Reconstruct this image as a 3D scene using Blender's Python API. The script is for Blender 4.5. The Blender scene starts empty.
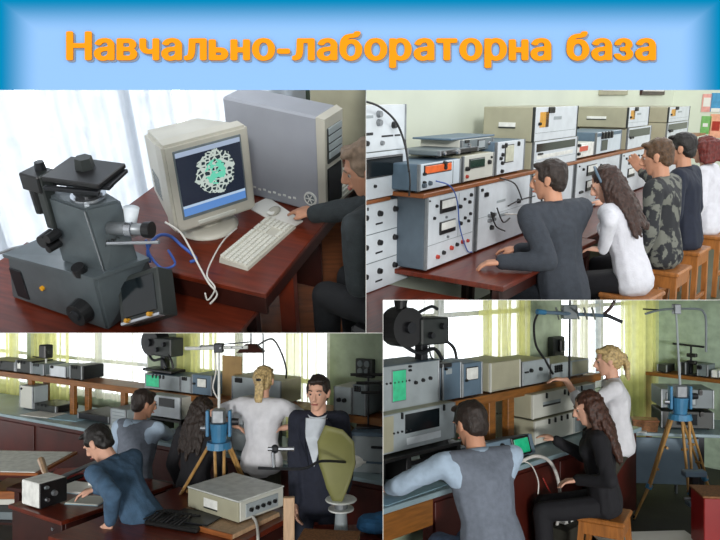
import bpy, bmesh, math, random
from mathutils import Vector as V, Matrix, noise
random.seed(7)
COL = bpy.context.scene.collection
PI = math.pi
def rad(a): return a*PI/180
def lin(c):
    if isinstance(c, str):
        c = [int(c[i:i+2], 16)/255 for i in (0, 2, 4)]
    return tuple((x/12.92 if x <= .04045 else ((x+.055)/1.055)**2.4) for x in c)+(1,)

# ------------------------------------------------------------------ materials
MATS = {}
def mat(name, col, rough=.55, metal=0, var=.12, scale=18, bump=0, bscale=60, emit=0, spec=.5, col2=None, stretch=None):
    if name in MATS: return MATS[name]
    m = bpy.data.materials.new(name); m.use_nodes = True
    nt = m.node_tree; N = nt.nodes; L = nt.links; b = N['Principled BSDF']
    b.inputs['Roughness'].default_value = rough; b.inputs['Metallic'].default_value = metal
    b.inputs['Specular IOR Level'].default_value = spec
    tc = N.new('ShaderNodeTexCoord'); mp = N.new('ShaderNodeMapping'); L.new(tc.outputs['Object'], mp.inputs[0])
    if stretch: mp.inputs['Scale'].default_value = stretch
    nz = N.new('ShaderNodeTexNoise'); nz.inputs['Scale'].default_value = scale; nz.inputs['Detail'].default_value = 4
    L.new(mp.outputs[0], nz.inputs['Vector'])
    mx = N.new('ShaderNodeMix'); mx.data_type = 'RGBA'
    c = lin(col); c2 = lin(col2) if col2 else tuple(x*(1-var*2) for x in c[:3])+(1,)
    mx.inputs[6].default_value = c; mx.inputs[7].default_value = c2
    rp = N.new('ShaderNodeMapRange'); rp.inputs[1].default_value = .35; rp.inputs[2].default_value = .7
    L.new(nz.outputs[0], rp.inputs[0]); L.new(rp.outputs[0], mx.inputs[0])
    L.new(mx.outputs[2], b.inputs['Base Color'])
    if emit:
        L.new(mx.outputs[2], b.inputs['Emission Color']); b.inputs['Emission Strength'].default_value = emit
    if bump:
        n2 = N.new('ShaderNodeTexNoise'); n2.inputs['Scale'].default_value = bscale
        L.new(mp.outputs[0], n2.inputs['Vector'])
        bp = N.new('ShaderNodeBump'); bp.inputs['Strength'].default_value = bump; bp.inputs['Distance'].default_value = .01
        L.new(n2.outputs[0], bp.inputs['Height']); L.new(bp.outputs[0], b.inputs['Normal'])
    MATS[name] = m; return m

def sheer(name, col, opacity=.6):
    m = bpy.data.materials.new(name); m.use_nodes = True
    nt = m.node_tree; N = nt.nodes; L = nt.links
    for n in list(N):
        if n.type == 'BSDF_PRINCIPLED': N.remove(n)
    out = N['Material Output']
    tr = N.new('ShaderNodeBsdfTransparent'); tl = N.new('ShaderNodeBsdfTranslucent'); df = N.new('ShaderNodeBsdfDiffuse')
    a = N.new('ShaderNodeMixShader'); b = N.new('ShaderNodeMixShader')
    nz = N.new('ShaderNodeTexNoise'); nz.inputs['Scale'].default_value = 14
    tc = N.new('ShaderNodeTexCoord'); L.new(tc.outputs['Object'], nz.inputs['Vector'])
    mr = N.new('ShaderNodeMapRange'); mr.inputs[3].default_value = opacity-.12; mr.inputs[4].default_value = opacity+.12
    L.new(nz.outputs[0], mr.inputs[0])
    for s in (tl, df): s.inputs['Color'].default_value = lin(col)
    a.inputs[0].default_value = .35
    L.new(tl.outputs[0], a.inputs[1]); L.new(df.outputs[0], a.inputs[2])
    L.new(mr.outputs[0], b.inputs[0]); L.new(tr.outputs[0], b.inputs[1]); L.new(a.outputs[0], b.inputs[2])
    L.new(b.outputs[0], out.inputs[0]); MATS[name] = m; return m

# ------------------------------------------------------------------ mesh builder
class MB:
    def __init__(s): s.bm = bmesh.new()
    def _add(s, vs, fs, T=None):
        vv = [s.bm.verts.new(T @ V(v) if T else V(v)) for v in vs]
        for f in fs:
            try: s.bm.faces.new([vv[i] for i in f])
            except ValueError: pass
        return s
    def box(s, x0, x1, y0, y1, z0, z1, bev=.004, T=None):
        t = bmesh.new()
        v = [(x, y, z) for x in (x0, x1) for y in (y0, y1) for z in (z0, z1)]
        vv = [t.verts.new(q) for q in v]
        for f in ((0, 1, 3, 2), (4, 6, 7, 5), (0, 4, 5, 1), (2, 3, 7, 6), (0, 2, 6, 4), (1, 5, 7, 3)): t.faces.new([vv[i] for i in f])
        b = min(bev, .3*min(abs(x1-x0), abs(y1-y0), abs(z1-z0)))
        if b > 1e-5: bmesh.ops.bevel(t, geom=t.edges[:], offset=b, segments=1, affect='EDGES')
        return s.merge(t, T)
    def merge(s, t, T=None):
        t.verts.index_update()
        s._add([v.co.copy() for v in t.verts], [[v.index for v in f.verts] for f in t.faces], T); t.free(); return s
    def cyl(s, a, b, r0, r1=None, n=14):
        a = V(a); b = V(b); r1 = r0 if r1 is None else r1
        q = (b-a).to_track_quat('Z', 'Y')
        vs = [a+q@V((r0*math.cos(2*PI*i/n), r0*math.sin(2*PI*i/n), 0)) for i in range(n)]
        vs += [b+q@V((r1*math.cos(2*PI*i/n), r1*math.sin(2*PI*i/n), 0)) for i in range(n)]
        return s._add(vs, [(i, (i+1) % n, n+(i+1) % n, n+i) for i in range(n)]+[tuple(range(n-1, -1, -1)), tuple(range(n, 2*n))])
    def tube(s, pts, r, n=8, sub=6):
        P = spline([V(p) for p in pts], sub) if sub > 1 else [V(p) for p in pts]
        vs = []; up = V((.13, .21, 1))
        for i, p in enumerate(P):
            d = (P[min(i+1, len(P)-1)]-P[max(i-1, 0)]).normalized()
            x = d.cross(up)
            x = d.cross(V((1, .3, 0))) if x.length < .1 else x
            x.normalize(); y = d.cross(x)
            vs += [p+x*r*math.cos(2*PI*k/n)+y*r*math.sin(2*PI*k/n) for k in range(n)]
        fs = [(i*n+k, i*n+(k+1) % n, (i+1)*n+(k+1) % n, (i+1)*n+k) for i in range(len(P)-1) for k in range(n)]
        fs += [tuple(range(n-1, -1, -1)), tuple((len(P)-1)*n+k for k in range(n))]
        return s._add(vs, fs)
    def lathe(s, prof, n=24, T=None):
        vs = [(r*math.cos(2*PI*k/n), r*math.sin(2*PI*k/n), z) for r, z in prof for k in range(n)]
        fs = [(i*n+k, i*n+(k+1) % n, (i+1)*n+(k+1) % n, (i+1)*n+k) for i in range(len(prof)-1) for k in range(n)]
        fs += [tuple(range(n-1, -1, -1)), tuple((len(prof)-1)*n+k for k in range(n))]
        return s._add(vs, fs, T)
    def prism(s, poly, z0, z1, T=None):
        n = len(poly)
        return s._add([(x, y, z0) for x, y in poly]+[(x, y, z1) for x, y in poly],
            [(i, (i+1) % n, n+(i+1) % n, n+i) for i in range(n)]+[tuple(range(n-1, -1, -1)), tuple(range(n, 2*n))], T)
    def hexa(s, b, t):
        return s._add(list(b)+list(t), [(3, 2, 1, 0), (4, 5, 6, 7), (0, 1, 5, 4), (1, 2, 6, 5), (2, 3, 7, 6), (3, 0, 4, 7)])
    def ball(s, c, r, T=None):
        if not hasattr(r, '__len__'): r = (r, r, r)
        t = bmesh.new(); bmesh.ops.create_uvsphere(t, u_segments=14, v_segments=9, radius=1)
        for v in t.verts: v.co = V(c)+V((v.co.x*r[0], v.co.y*r[1], v.co.z*r[2]))
        return s.merge(t, T)
    def build(s, name, m, parent=None, smooth=False):
        bmesh.ops.recalc_face_normals(s.bm, faces=s.bm.faces[:])
        me = bpy.data.meshes.new(name); s.bm.to_mesh(me); s.bm.free()
        me.materials.append(m)
        if smooth: me.polygons.foreach_set('use_smooth', [True]*len(me.polygons))
        o = bpy.data.objects.new(name, me); COL.objects.link(o)
        if parent: o.parent = parent
        return o
def spline(P, sub):
    out = []
    for i in range(len(P)-1):
        a = P[max(i-1, 0)]; b = P[i]; c = P[i+1]; d = P[min(i+2, len(P)-1)]
        for k in range(sub):
            t = k/sub
            out.append(.5*((2*b)+(c-a)*t+(2*a-5*b+4*c-d)*t*t+(3*b-a-3*c+d)*t*t*t))
    out.append(P[-1]); return out

# ------------------------------------------------------------------ the four laboratory sets
class Room:
    def __init__(s, key, hor, H):
        s.key = key; s.th = math.atan((270-hor)/700); s.H = H
        s.M = Matrix.Rotation(s.th, 4, 'X') @ Matrix.Translation((0, 0, -H)); s.roots = []
    def ray(s, px, py):
        return Matrix.Rotation(-s.th, 3, 'X') @ V(((px-360)/700, 1, (270-py)/700))
    def onz(s, px, py, z=0):
        l = s.ray(px, py); return l*((z-s.H)/l.z)+V((0, 0, s.H))
    def aty(s, px, py, y):
        l = s.ray(px, py); return l*(y/l.y)+V((0, 0, s.H))
class Frame:
    def __init__(s, room, o, deg):
        s.room = room; s.o = V((o[0], o[1], 0)); s.a = deg
        s.d = V((math.cos(rad(deg)), math.sin(rad(deg)), 0)); s.n = V((-s.d.y, s.d.x, 0))
    def at(s, u, t=0, z=0): return s.o+s.d*u+s.n*t+V((0, 0, z))
    def px(s, px, py, t=0):                    # (u, z) where the line of sight meets the upright plane at offset t
        l = s.room.ray(px, py); k = (s.n.dot(s.o)+t)/s.n.dot(l); p = l*k
        return (p-s.o).dot(s.d), p.z+s.room.H
CUR = None
def thing(name, label, cat, loc=(0, 0, 0), rz=0, group=None, room=None):
    o = bpy.data.objects.new(name, None); COL.objects.link(o); o.empty_display_size = .05
    o.location = loc; o.rotation_euler = (0, 0, rad(rz))
    return tag(o, label, cat, group, room)
def tag(o, label, cat, group=None, room=None):
    o['label'] = label; o['category'] = cat
    if group: o['group'] = group
    (room or CUR).roots.append(o); return o
def struct(o, room=None):
    o['kind'] = 'structure'; (room or CUR).roots.append(o); return o
def dup(src, loc, rz, label, group=None):
    r = src.copy(); COL.objects.link(r); r.location = loc; r.rotation_euler = (0, 0, rad(rz))
    r['label'] = label
    if group: r['group'] = group
    for ch in list(src.children):
        c = ch.copy(); COL.objects.link(c); c.parent = r
        for g in ch.children:
            e = g.copy(); COL.objects.link(e); e.parent = c
    CUR.roots.append(r); return r

# ------------------------------------------------------------------ blobs: hulls of ellipsoids fused to one skin
_t = bmesh.new(); bmesh.ops.create_icosphere(_t, subdivisions=2, radius=1); ICO = [v.co.copy() for v in _t.verts]; _t.free()
def E(c, r, R=None):
    if not hasattr(r, '__len__'): r = (r, r, r)
    return (V(c), r, R)
TMP = bpy.data.scenes.new('workbench')
def tmp_dg():
    with bpy.context.temp_override(scene=TMP, view_layer=TMP.view_layers[0]): return bpy.context.evaluated_depsgraph_get()
def blob(name, hulls, m, voxel=.01, smooth=3, parent=None, nz=0, nscale=12, nz2=0, fac=.5):
    bm = bmesh.new()
    for h in hulls:
        t = bmesh.new()
        for c, r, R in h:
            for p in ICO:
                q = V((p.x*r[0], p.y*r[1], p.z*r[2])); q = R @ q if R else q
                t.verts.new(c+q)
        g = bmesh.ops.convex_hull(t, input=t.verts[:], use_existing_faces=False)
        bmesh.ops.delete(t, geom=[v for v in t.verts if not v.link_faces], context='VERTS')
        t.verts.index_update()
        vv = [bm.verts.new(v.co) for v in t.verts]
        for f in t.faces: bm.faces.new([vv[v.index] for v in f.verts])
        t.free()
    bmesh.ops.recalc_face_normals(bm, faces=bm.faces[:])
    me = bpy.data.meshes.new(name+'_source'); bm.to_mesh(me); bm.free()
    o = bpy.data.objects.new(name, me); COL.objects.link(o)
    md = o.modifiers.new('r', 'REMESH'); md.mode = 'VOXEL'; md.voxel_size = voxel
    if smooth:
        sm = o.modifiers.new('s', 'SMOOTH'); sm.factor = fac; sm.iterations = smooth
    COL.objects.unlink(o); TMP.collection.objects.link(o); dg = tmp_dg()
    new = bpy.data.meshes.new_from_object(o.evaluated_get(dg), depsgraph=dg)
    TMP.collection.objects.unlink(o); COL.objects.link(o); o.modifiers.clear(); o.data = new; bpy.data.meshes.remove(me); new.name = name
    if nz or nz2:
        off = V((random.random()*9, random.random()*9, 0))
        nn = [v.normal.copy() for v in new.vertices]
        for v, n_ in zip(new.vertices, nn):
            a = noise.noise(v.co*nscale+off)*nz
            if nz2: a += noise.noise(V((v.co.x*nscale*3, v.co.y*nscale*3, v.co.z*nscale*.8))+off)*nz2
            v.co += n_*a
    new.materials.clear(); new.materials.append(m)
    new.polygons.foreach_set('use_smooth', [True]*len(new.polygons))
    if parent: o.parent = parent
    return o
def cap(a, b, r0, r1=None): return [E(a, r0), E(b, r0 if r1 is None else r1)]

# ------------------------------------------------------------------ people
def ik(a, b, l1, l2, pole):
    a = V(a); b = V(b); d = b-a; L = min(d.length, (l1+l2)*.995); dn = d.normalized(); b = a+dn*L
    x = (l1*l1-l2*l2+L*L)/(2*L); h = math.sqrt(max(l1*l1-x*x, 1e-6))
    p = V(pole); p = p-dn*p.dot(dn); p.normalize()
    return a+dn*x+p*h, b
SKIN = None
def person(label, P, yaw, lean=0, side=0, hyaw=0, hpitch=0, k=1.0, hands=(None, None), poles=(None, None), feet=None, knee=None,
           top='shirt', topm=None, sleeve='long', botm=None, bottom='trousers', hair='short', hairm=None, skin=None, shoem=None,
           collar=None, seat=True, hdir=(None, None), curl=.5, vest=None, tie=None, female=False, group=None, shoulders=1.0, jacket_open=None, headoff=None, fist=(), head=None, band=None):
    f = V((-math.sin(rad(yaw)), math.cos(rad(yaw)), 0)); r = V((f.y, -f.x, 0)); up = V((0, 0, 1))
    u = (up*math.cos(rad(lean))+f*math.sin(rad(lean))+r*math.sin(rad(side))).normalized()
    ft = (f-u*f.dot(u)).normalized(); rt = ft.cross(u)
    Rt = Matrix((rt, ft, u)).transposed()
    w = .93 if female else 1.0
    hd = f.copy(); hd.rotate(Matrix.Rotation(rad(hyaw), 3, 'Z')); hr = V((hd.y, -hd.x, 0))
    hf = (hd*math.cos(rad(hpitch))-up*math.sin(rad(hpitch))); hu = hr.cross(hf)
    Rh = Matrix((hr, hf, hu)).transposed()
    if P is None: P = V(head)-u*.50*k-(u*.6+hu*.4).normalized()*.135*k-ft*.012*k-(V(headoff) if headoff else V((0, 0, 0)))
    else: P = V(P)
    PW = P.copy()
    root = thing('person', label, 'person', (P.x, P.y, 0), 0, group)
    O = V((P.x, P.y, 0)); P = P-O
    def tr(x): return V(x)-O
    N = P+u*.50*k; hcn = N+(u*.6+hu*.4).normalized()*.135*k+ft*.012*k
    if headoff: hcn += V(headoff)
    sh = [N-u*.055*k+rt*s*.185*k*w*shoulders-ft*.01 for s in (-1, 1)]
    hip = [P+r*s*.078*k-u*.03*k for s in (-1, 1)]
    body = []
    def T(c, rr, g=0): return E(c, tuple(x*k+g for x in rr), Rt)
    def torso(g, low=0.0):
        wx = .12 if female else .135
        H = [[T(P-u*low*k, (.165, .105, .09), g), T(P+u*.04*k, (.158, .10, .09), g), T(P+u*.16*k, (wx, .088, .07), g)],
             [T(P+u*.16*k, (wx, .088, .07), g), T(P+u*.34*k, (.155*w, .108, .10), g)],
             [T(P+u*.34*k, (.155*w, .108, .10), g), E(sh[0], .05*k+g), E(sh[1], .05*k+g), T(N-u*.05*k, (.075, .06, .045), g)]]
        if female: H.append([T(P+u*.345*k+ft*.06+rt*.065, (.055, .055, .06), g), T(P+u*.345*k+ft*.06-rt*.065, (.055, .055, .06), g)])
        return H
    body += torso(-.008)
    body += [cap(N-u*.06*k, hcn-hu*.06*k-hf*.012, .058*k*w, .052*k*w)]
    def HH(x, y, z, rr): return E(hcn+hr*x*k+hf*y*k+hu*z*k, tuple(q*k for q in rr), Rh)
    body += [[HH(0, -.012, .028, (.074, .094, .086))],
             [HH(0, .015, .0, (.066, .072, .06)), HH(0, .04, -.06, (.042, .04, .035)), HH(0, .062, -.092, (.022, .018, .018)), HH(0, -.01, -.03, (.06, .06, .05))],
             [HH(0, .09, .015, (.009, .009, .01)), HH(0, .109, -.022, (.013, .012, .01))], [HH(0, .098, -.03, (.018, .012, .008))],
             [HH(.03, .076, .028, (.022, .012, .008)), HH(-.03, .076, .028, (.022, .012, .008))],
             [HH(0, .088, -.055, (.02, .012, .008))]]
    for s in (-1, 1): body += [[HH(s*.074, -.005, -.005, (.009, .02, .032)), HH(s*.08, -.012, .008, (.006, .018, .02))]]
    arms = []; hb = []
    for i, s in enumerate((-1, 1)):
        tg = tr(hands[i]) if hands[i] is not None else sh[i]-up*.5*k+f*.06+r*s*.05
        pole = V(poles[i]) if poles[i] is not None else (-f*.5+r*s*.6-up*.8)
        el, wr = ik(sh[i], tg, .285*k, .25*k, pole)
        arms.append((sh[i], el, wr))
        body += [cap(sh[i], el, .046*k*w, .038*k*w), cap(el, wr, .038*k*w, .026*k*w)]
        dr = (wr-el).normalized() if hdir[i] is None else V(hdir[i]).normalized()
        pn = V((0, 0, -1)) if abs(dr.z) < .8 else r*(-s)
        pn = (pn-dr*pn.dot(dr)).normalized(); sd = dr.cross(pn)
        if i == 0: sd = -sd                         # towards the thumb side
        kk = k*w
        c0 = wr+dr*.012
        for j in range(4):
            o = (1.5-j)*.021*kk
            b0 = wr+dr*.082*kk+sd*o
            hb.append([E(c0+sd*o*.5, .016*kk), E(b0, .0125*kk)])
            ln = (.04, .046, .043, .034)[j]*kk
            a1 = (.9 if i in fist else curl)*.8; a2 = a1*2.1
            p1 = b0+(dr*math.cos(a1)+pn*math.sin(a1)+sd*(1.5-j)*.05)*ln; p2 = p1+(dr*math.cos(a2)+pn*math.sin(a2))*ln*.85
            hb += [cap(b0, p1, .0095*kk, .0088*kk), cap(p1, p2, .0088*kk, .0075*kk)]
        hb.append([E(c0+sd*.01, .017*kk), E(wr+dr*.075*kk+sd*.028*kk, .013*kk), E(wr+dr*.075*kk-sd*.028*kk, .012*kk)])
        t0 = wr+dr*.03*kk+sd*.025*kk; t1 = t0+(dr*.6+sd*.7+pn*.35).normalized()*.036*kk; t2 = t1+(dr*.9+sd*.1+pn*.3).normalized()*.03*kk
        hb += [cap(t0, t1, .0125*kk, .0105*kk), cap(t1, t2, .0105*kk, .0085*kk)]
    body += hb
    legs = []
    for i, s in enumerate((-1, 1)):
        if feet is not None: ft_ = tr(feet[i])
        else: ft_ = P+f*(.40 if seat else .02)*k+r*s*.1*k; ft_.z = .08
        kp = V(knee) if knee is not None else f+(up*.8 if seat else up*0)
        kn, an = ik(hip[i], ft_, .43*k, .41*k, kp)
        legs.append((hip[i], kn, an))
        body += [cap(hip[i], kn, .068*k, .052*k), cap(kn, an, .052*k, .036*k)]
        body += [cap(an-up*.03, an+f*.15*k-up*.045, .032*k, .022*k)]
    blob('body', body, skin or SKIN, .0075, 2, root, fac=.4)
    # ---- clothes
    tm = topm; g = .013 if top != 'jacket' else .02
    if top:
        low = {'jacket': .14, 'shirt': .03, 'sweater': .05}.get(top, .04)
        if seat: low = min(low, .07)
        S = torso(g, low)
        vest_only = vest is not None
        for a, e, b in arms:
            if sleeve == 'long':
                S += [cap(a, e, .052*k*w+g, .042*k*w+g), cap(e, e+(b-e)*.97, .042*k*w+g, .029*k*w+g)]
            elif sleeve == 'short':
                S += [cap(a, a+(e-a)*.55, .052*k*w+g, .048*k*w+g*1.2)]
            elif sleeve == 'elbow':
                S += [cap(a, e, .052*k*w+g, .042*k*w+g), cap(e, e+(b-e)*.45, .042*k*w+g, .038*k*w+g)]
        if not seat and top == 'jacket':
            S += [[T(P-u*.16*k, (.17, .12, .02), g), T(P+u*.02*k, (.165, .11, .05), g)]]
        blob({'jacket': 'jacket', 'sweater': 'sweater'}.get(top, 'shirt'), S, tm, .011, 3, root, nz=.007, nscale=9, nz2=.004)
        cm = collar or tm
        nb = N-u*.035*k
        cb = MB()
        ring = []
        for j in range(22):
            a = 2*PI*j/22
            for (rr, hh, t_) in ((.078, -.012, 0), (.066, .038, 0)):
                fr = max(0, math.sin(a)); ring.append(nb+rt*rr*k*math.cos(a)*1.05+ft*(rr*k*math.sin(a)*.95+.012)+u*(hh-fr*.022)*k)
        n = 22
        vs = ring+[p+(p-nb).normalized()*.007 for p in ring]
        fs = []
        for j in range(n):
            q = (j+1) % n
            fs += [(2*j, 2*q, 2*q+1, 2*j+1), (2*n+2*j, 2*n+2*j+1, 2*n+2*q+1, 2*n+2*q), (2*j+1, 2*q+1, 2*n+2*q+1, 2*n+2*j+1), (2*j, 2*n+2*j, 2*n+2*q, 2*q)]
        cb._add(vs, fs); cb.build('collar', cm, root, True)
        if vest:
            blob('vest', torso(g+.009, .02)[:2]+[[T(P+u*.34*k, (.155*w, .108, .10), g+.009), E(sh[0]*.93+sh[1]*.07, .055*k+g), E(sh[1]*.93+sh[0]*.07, .055*k+g), T(N-u*.05*k, (.075, .06, .045), g+.004)]], vest, .011, 3, root, nz=.006, nscale=8)
        if jacket_open:
            # shirt front showing between the lapels, with the lapels either side
            q = MB(); y0 = (.118*k+g)
            def fp(x, z, dy=0):
                c = P+u*z*k+rt*x*k
                rx = .155*w*k+g; ry = .108*k+g
                return c+ft*(ry*math.sqrt(max(0, 1-(x*k/rx)**2))+dy)
            A = [fp(-.055, .45, .0)]
            A = [fp(-.075, .475, -.03), fp(.075, .475, -.03), fp(.058, .36, .026), fp(0, .17, .026), fp(-.058, .36, .026)]
            B = [p-ft*.03 for p in A]; m_ = len(A)
            q._add(A+B, [(0, 1, 2), (0, 2, 4), (2, 3, 4), tuple(range(2*m_-1, m_-1, -1))]+[(i, m_+i, m_+(i+1) % m_, (i+1) % m_) for i in range(m_)])
            q.build('shirt_front', jacket_open, root)
            for s in (-1, 1):
                l_ = MB(); A = [fp(s*.07, .48, -.02), fp(s*.11, .44, .01), fp(s*.105, .36, .036), fp(s*.035, .17, .032), fp(s*.058, .30, .038), fp(s*.062, .38, .036)]
                B = [p-ft*.012 for p in A]
                l_._add(A+B, [tuple(range(6)), tuple(range(11, 5, -1))]+[(i, 6+i, 6+(i+1) % 6, (i+1) % 6) for i in range(6)])
                l_.build('lapel', tm, root)
    if botm:
        g = .014
        S = [[T(P-u*.02*k, (.165, .108, .085), .004), T(P+u*.05*k, (.148, .092, .06), -.004)]]
        if bottom == 'skirt':
            a0, k0, n0 = legs[0]; a1, k1, n1 = legs[1]
            S += [[E(a0, .072*k+g), E(a1, .072*k+g), E(k0, .06*k+g), E(k1, .06*k+g)]]
            if not seat: S += [[E(k0, .07*k+g), E(k1, .07*k+g), E(k0+(n0-k0)*.4, .07*k+g), E(k1+(n1-k1)*.4, .07*k+g)]]
        else:
            for a, kn, an in legs: S += [cap(a, kn, .078*k+.006, .056*k+g), cap(kn, an, .056*k+g, .045*k+g)]
        blob(bottom, S, botm, .012, 3, root, nz=.006, nscale=8)
        for a, kn, an in legs:
            blob('shoe', [cap(an-up*.035*k, an+f*.16*k-up*.045*k, .04*k, .03*k), [E(an, .04*k), E(an-up*.03, .042*k)]], shoem or MATS['black leather'], .01, 2, root)
    # ---- face
    for s in (-1, 1):
        MB().ball((0, 0, 0), .0115*k, Matrix.Translation(hcn+hr*s*.03*k+hf*.0665*k+hu*.008*k)).build('eye', MATS['eye white'], root, True)
        MB().ball((0, 0, 0), .0078*k, Matrix.Translation(hcn+hr*s*.03*k+hf*.0725*k+hu*.007*k)).build('iris', MATS['dark iris'], root, True)
        a = hcn+hr*s*.016*k+hf*.089*k+hu*.031*k; b = hcn+hr*s*.046*k+hf*.077*k+hu*.031*k
        MB().tube([a, (a+b)/2+hu*.004*k+hf*.003, b], .0036*k, 6, 3).build('eyebrow', hairm, root, True)
    a = hcn-hr*.021*k+hf*.091*k-hu*.056*k; b = hcn+hr*.021*k+hf*.091*k-hu*.056*k
    MB().tube([a, (a+b)/2+hf*.009*k, b], .0055*k, 6, 3).build('mouth', MATS['lip'], root, True)
    # ---- hair
    Hs = [[HH(0, -.022, .042, (.083, .096, .086))], [HH(0, -.03, .03, (.083, .086, .08)), HH(0, -.055, -.035, (.064, .045, .045))]]
    if hair in ('short', 'ponytail'):
        Hs += [[HH(s*.06, .0, .03, (.02, .05, .04)), HH(s*.066, -.02, .0, (.012, .02, .03))] for s in (-1, 1)]
        Hs += [[HH(-.03, .05, .095, (.03, .03, .016)), HH(.03, .052, .09, (.03, .026, .016))]]
    if hair == 'ponytail':
        for s in (-1, 0, 1): Hs += [[HH(s*.01, -.115, .02, (.03, .028, .03)), HH(s*.015, -.13, -.05, (.026, .022, .03))], [HH(s*.015, -.13, -.05, (.026, .022, .03)), HH(s*.02, -.12, -.15, (.014, .013, .03))]]
    if hair == 'long':
        for j in range(15):
            a = PI*(-.08+1.16*j/14); x = .085*math.cos(a); y = -.02-.075*math.sin(a)
            p0 = hcn+hr*x*k*.9+hf*y*k+hu*.03*k
            bk = -ft if math.sin(a) > .25 else -ft*.3
            p1 = N-u*.02*k+rt*x*1.25*k+bk*(.07+.05*math.sin(a))*k+V((0, 0, random.uniform(-.02, .02)))
            p2 = N-u*(.17+random.uniform(0, .09))*k+rt*x*1.35*k+bk*(.115+.02*math.sin(a))*k+V((random.uniform(-.015, .015), 0, 0))
            Hs += [cap(p0, p1, .026*k, .024*k), cap(p1, p2, .024*k, .013*k)]
    if hair == 'bob':
        for j in range(13):
            a = PI*(-.1+1.2*j/12); x = .095*math.cos(a); y = -.02-.085*math.sin(a)
            Hs += [cap(hcn+hr*x*k*.85+hf*y*k+hu*.05*k, hcn+hr*x*k*1.1+hf*y*k*1.1-hu*(.07+random.uniform(0, .03))*k, .034*k, .024*k)]
    hr_ = blob('hair', Hs, hairm, .008, 2, root, nz=.008, nscale=26, nz2=.008 if hair != 'short' else .004)
    if hair == 'ponytail':
        MB().lathe([(.022*k, -.012), (.034*k, -.008), (.034*k, .008), (.022*k, .012)], 14, Matrix.Translation(hcn-hf*.118*k+hu*.005*k)).build('hair_tie', MATS['black plastic'], hr_, True)
    if band: MB().tube([hcn+hr*x*k+hf*.015*k+hu*z*k for x, z in ((-.088, .03), (-.078, .08), (-.04, .122), (0, .134), (.04, .122), (.078, .08), (.088, .03))], .009*k, 6, 3).build('hair_band', band, hr_, True)
    return PW
def glyph(ch, off):
    cu = bpy.data.curves.new('letter', 'FONT'); cu.body = ch; cu.size = .1; cu.offset = off; cu.resolution_u = 5
    o = bpy.data.objects.new('letter', cu); COL.objects.link(o)
    me = bpy.data.meshes.new_from_object(o.evaluated_get(bpy.context.evaluated_depsgraph_get())); bpy.data.objects.remove(o); return me
def bold(me, q=None):
    if q is None: q = bmesh.new(); q.from_mesh(me)
    bmesh.ops.remove_doubles(q, verts=q.verts[:], dist=2e-5)
    vs = [v.co.copy() for v in q.verts]; fs = [[v.index for v in f.verts] for f in q.faces]; be = [[v.index for v in e.verts] for e in q.edges if len(e.link_faces) == 1]; q.free(); n_ = len(vs)
    b = MB()
    for dx_, dy_ in ((-1, 0), (1, 0), (0, 0), (-.7, -.7), (.7, -.7), (-.7, .7), (.7, .7), (0, 1), (0, -1)):
        P = [V((v.x+dx_*.0046, v.y+dy_*.0024, 0)) for v in vs]; b._add(P+[p+V((0, 0, .004)) for p in P], fs+[[i_+n_ for i_ in f[::-1]] for f in fs]+[(a, c, c+n_, a+n_) for a, c in be])
    o = b.build('letter', MATS['title orange']); md = o.modifiers.new('r', 'REMESH'); md.mode = 'VOXEL'; md.voxel_size = .0009
    COL.objects.unlink(o); TMP.collection.objects.link(o); dg = tmp_dg()
    new = bpy.data.meshes.new_from_object(o.evaluated_get(dg), depsgraph=dg); bpy.data.objects.remove(o); return new
M_ = mat('title orange', 'E88C18', .9, 0, .0, spec=0); mat('title shadow', '7F8896', .9, 0, 0, spec=0)
HG = glyph('Н', 0); hx = sorted(v.co.x for v in HG.vertices); CAP = max(v.co.y for v in HG.vertices)+.0048; XH = CAP*.725-.0048
hx2 = [x for x in hx if x > hx[0]+.002]; STEM = hx2[0]-hx[0]
def own(ch):
    q = bmesh.new()
    def quad(P): q.faces.new([q.verts.new(V((x, y, 0))) for x, y in P])
    w = XH*.80; s = STEM
    quad([(0, 0), (s, 0), (s, XH), (0, XH)])
    if ch == 'н':
        quad([(w-s, 0), (w, 0), (w, XH), (w-s, XH)]); quad([(s*.5, XH*.5-s*.5), (w-s*.5, XH*.5-s*.5), (w-s*.5, XH*.5+s*.5), (s*.5, XH*.5+s*.5)])
    else:
        h = XH*.58; r = h/2; cx_ = w-r; n = 14
        for (y0, y1) in ((0, s), (h-s, h)): quad([(s*.5, y0), (cx_, y0), (cx_, y1), (s*.5, y1)])
        for i in range(n):
            a0 = -PI/2+PI*i/n; a1 = -PI/2+PI*(i+1)/n; ri = r-s
            quad([(cx_+r*math.cos(a0), r+r*math.sin(a0)), (cx_+r*math.cos(a1), r+r*math.sin(a1)), (cx_+ri*math.cos(a1), r+ri*math.sin(a1)), (cx_+ri*math.cos(a0), r+ri*math.sin(a0))])
    return q
GLYPHS = []; pen = 0; cache = {}
for ch in 'Навчально-лабораторна база':
    if ch == ' ': pen += .034; continue
    if ch not in cache: cache[ch] = bold(None, own(ch)) if ch in 'нь' else bold(glyph(ch, 0))
    me = cache[ch]; xs = [v.co.x for v in me.vertices]; GLYPHS.append((me, pen-min(xs))); pen += max(xs)-min(xs)+.0048
TEXTW = pen-.0048
def draw_text(G_, T, x0, x1, base, ky):
    k = (x1-x0)/TEXTW
    for me, ox in G_:
        for nm, m, dy, sx_, sz_, dpt in (('letter_shadow', P_['title shadow'], -.0012, 1.6*S, -1.6*S, .001), ('letter', P_['title orange'], -.003, 0, 0, .003)):
            vs = [v.co for v in me.vertices]; fs = [list(p.vertices) for p in me.polygons]
            q = MB(); P = [V((x0+(v.x+ox)*k+sx_, dy-v.z/.004*dpt, base+(v.y+.0024)*ky+sz_)) for v in vs]
            q._add(P, fs); part(T, nm, q, m)
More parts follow.
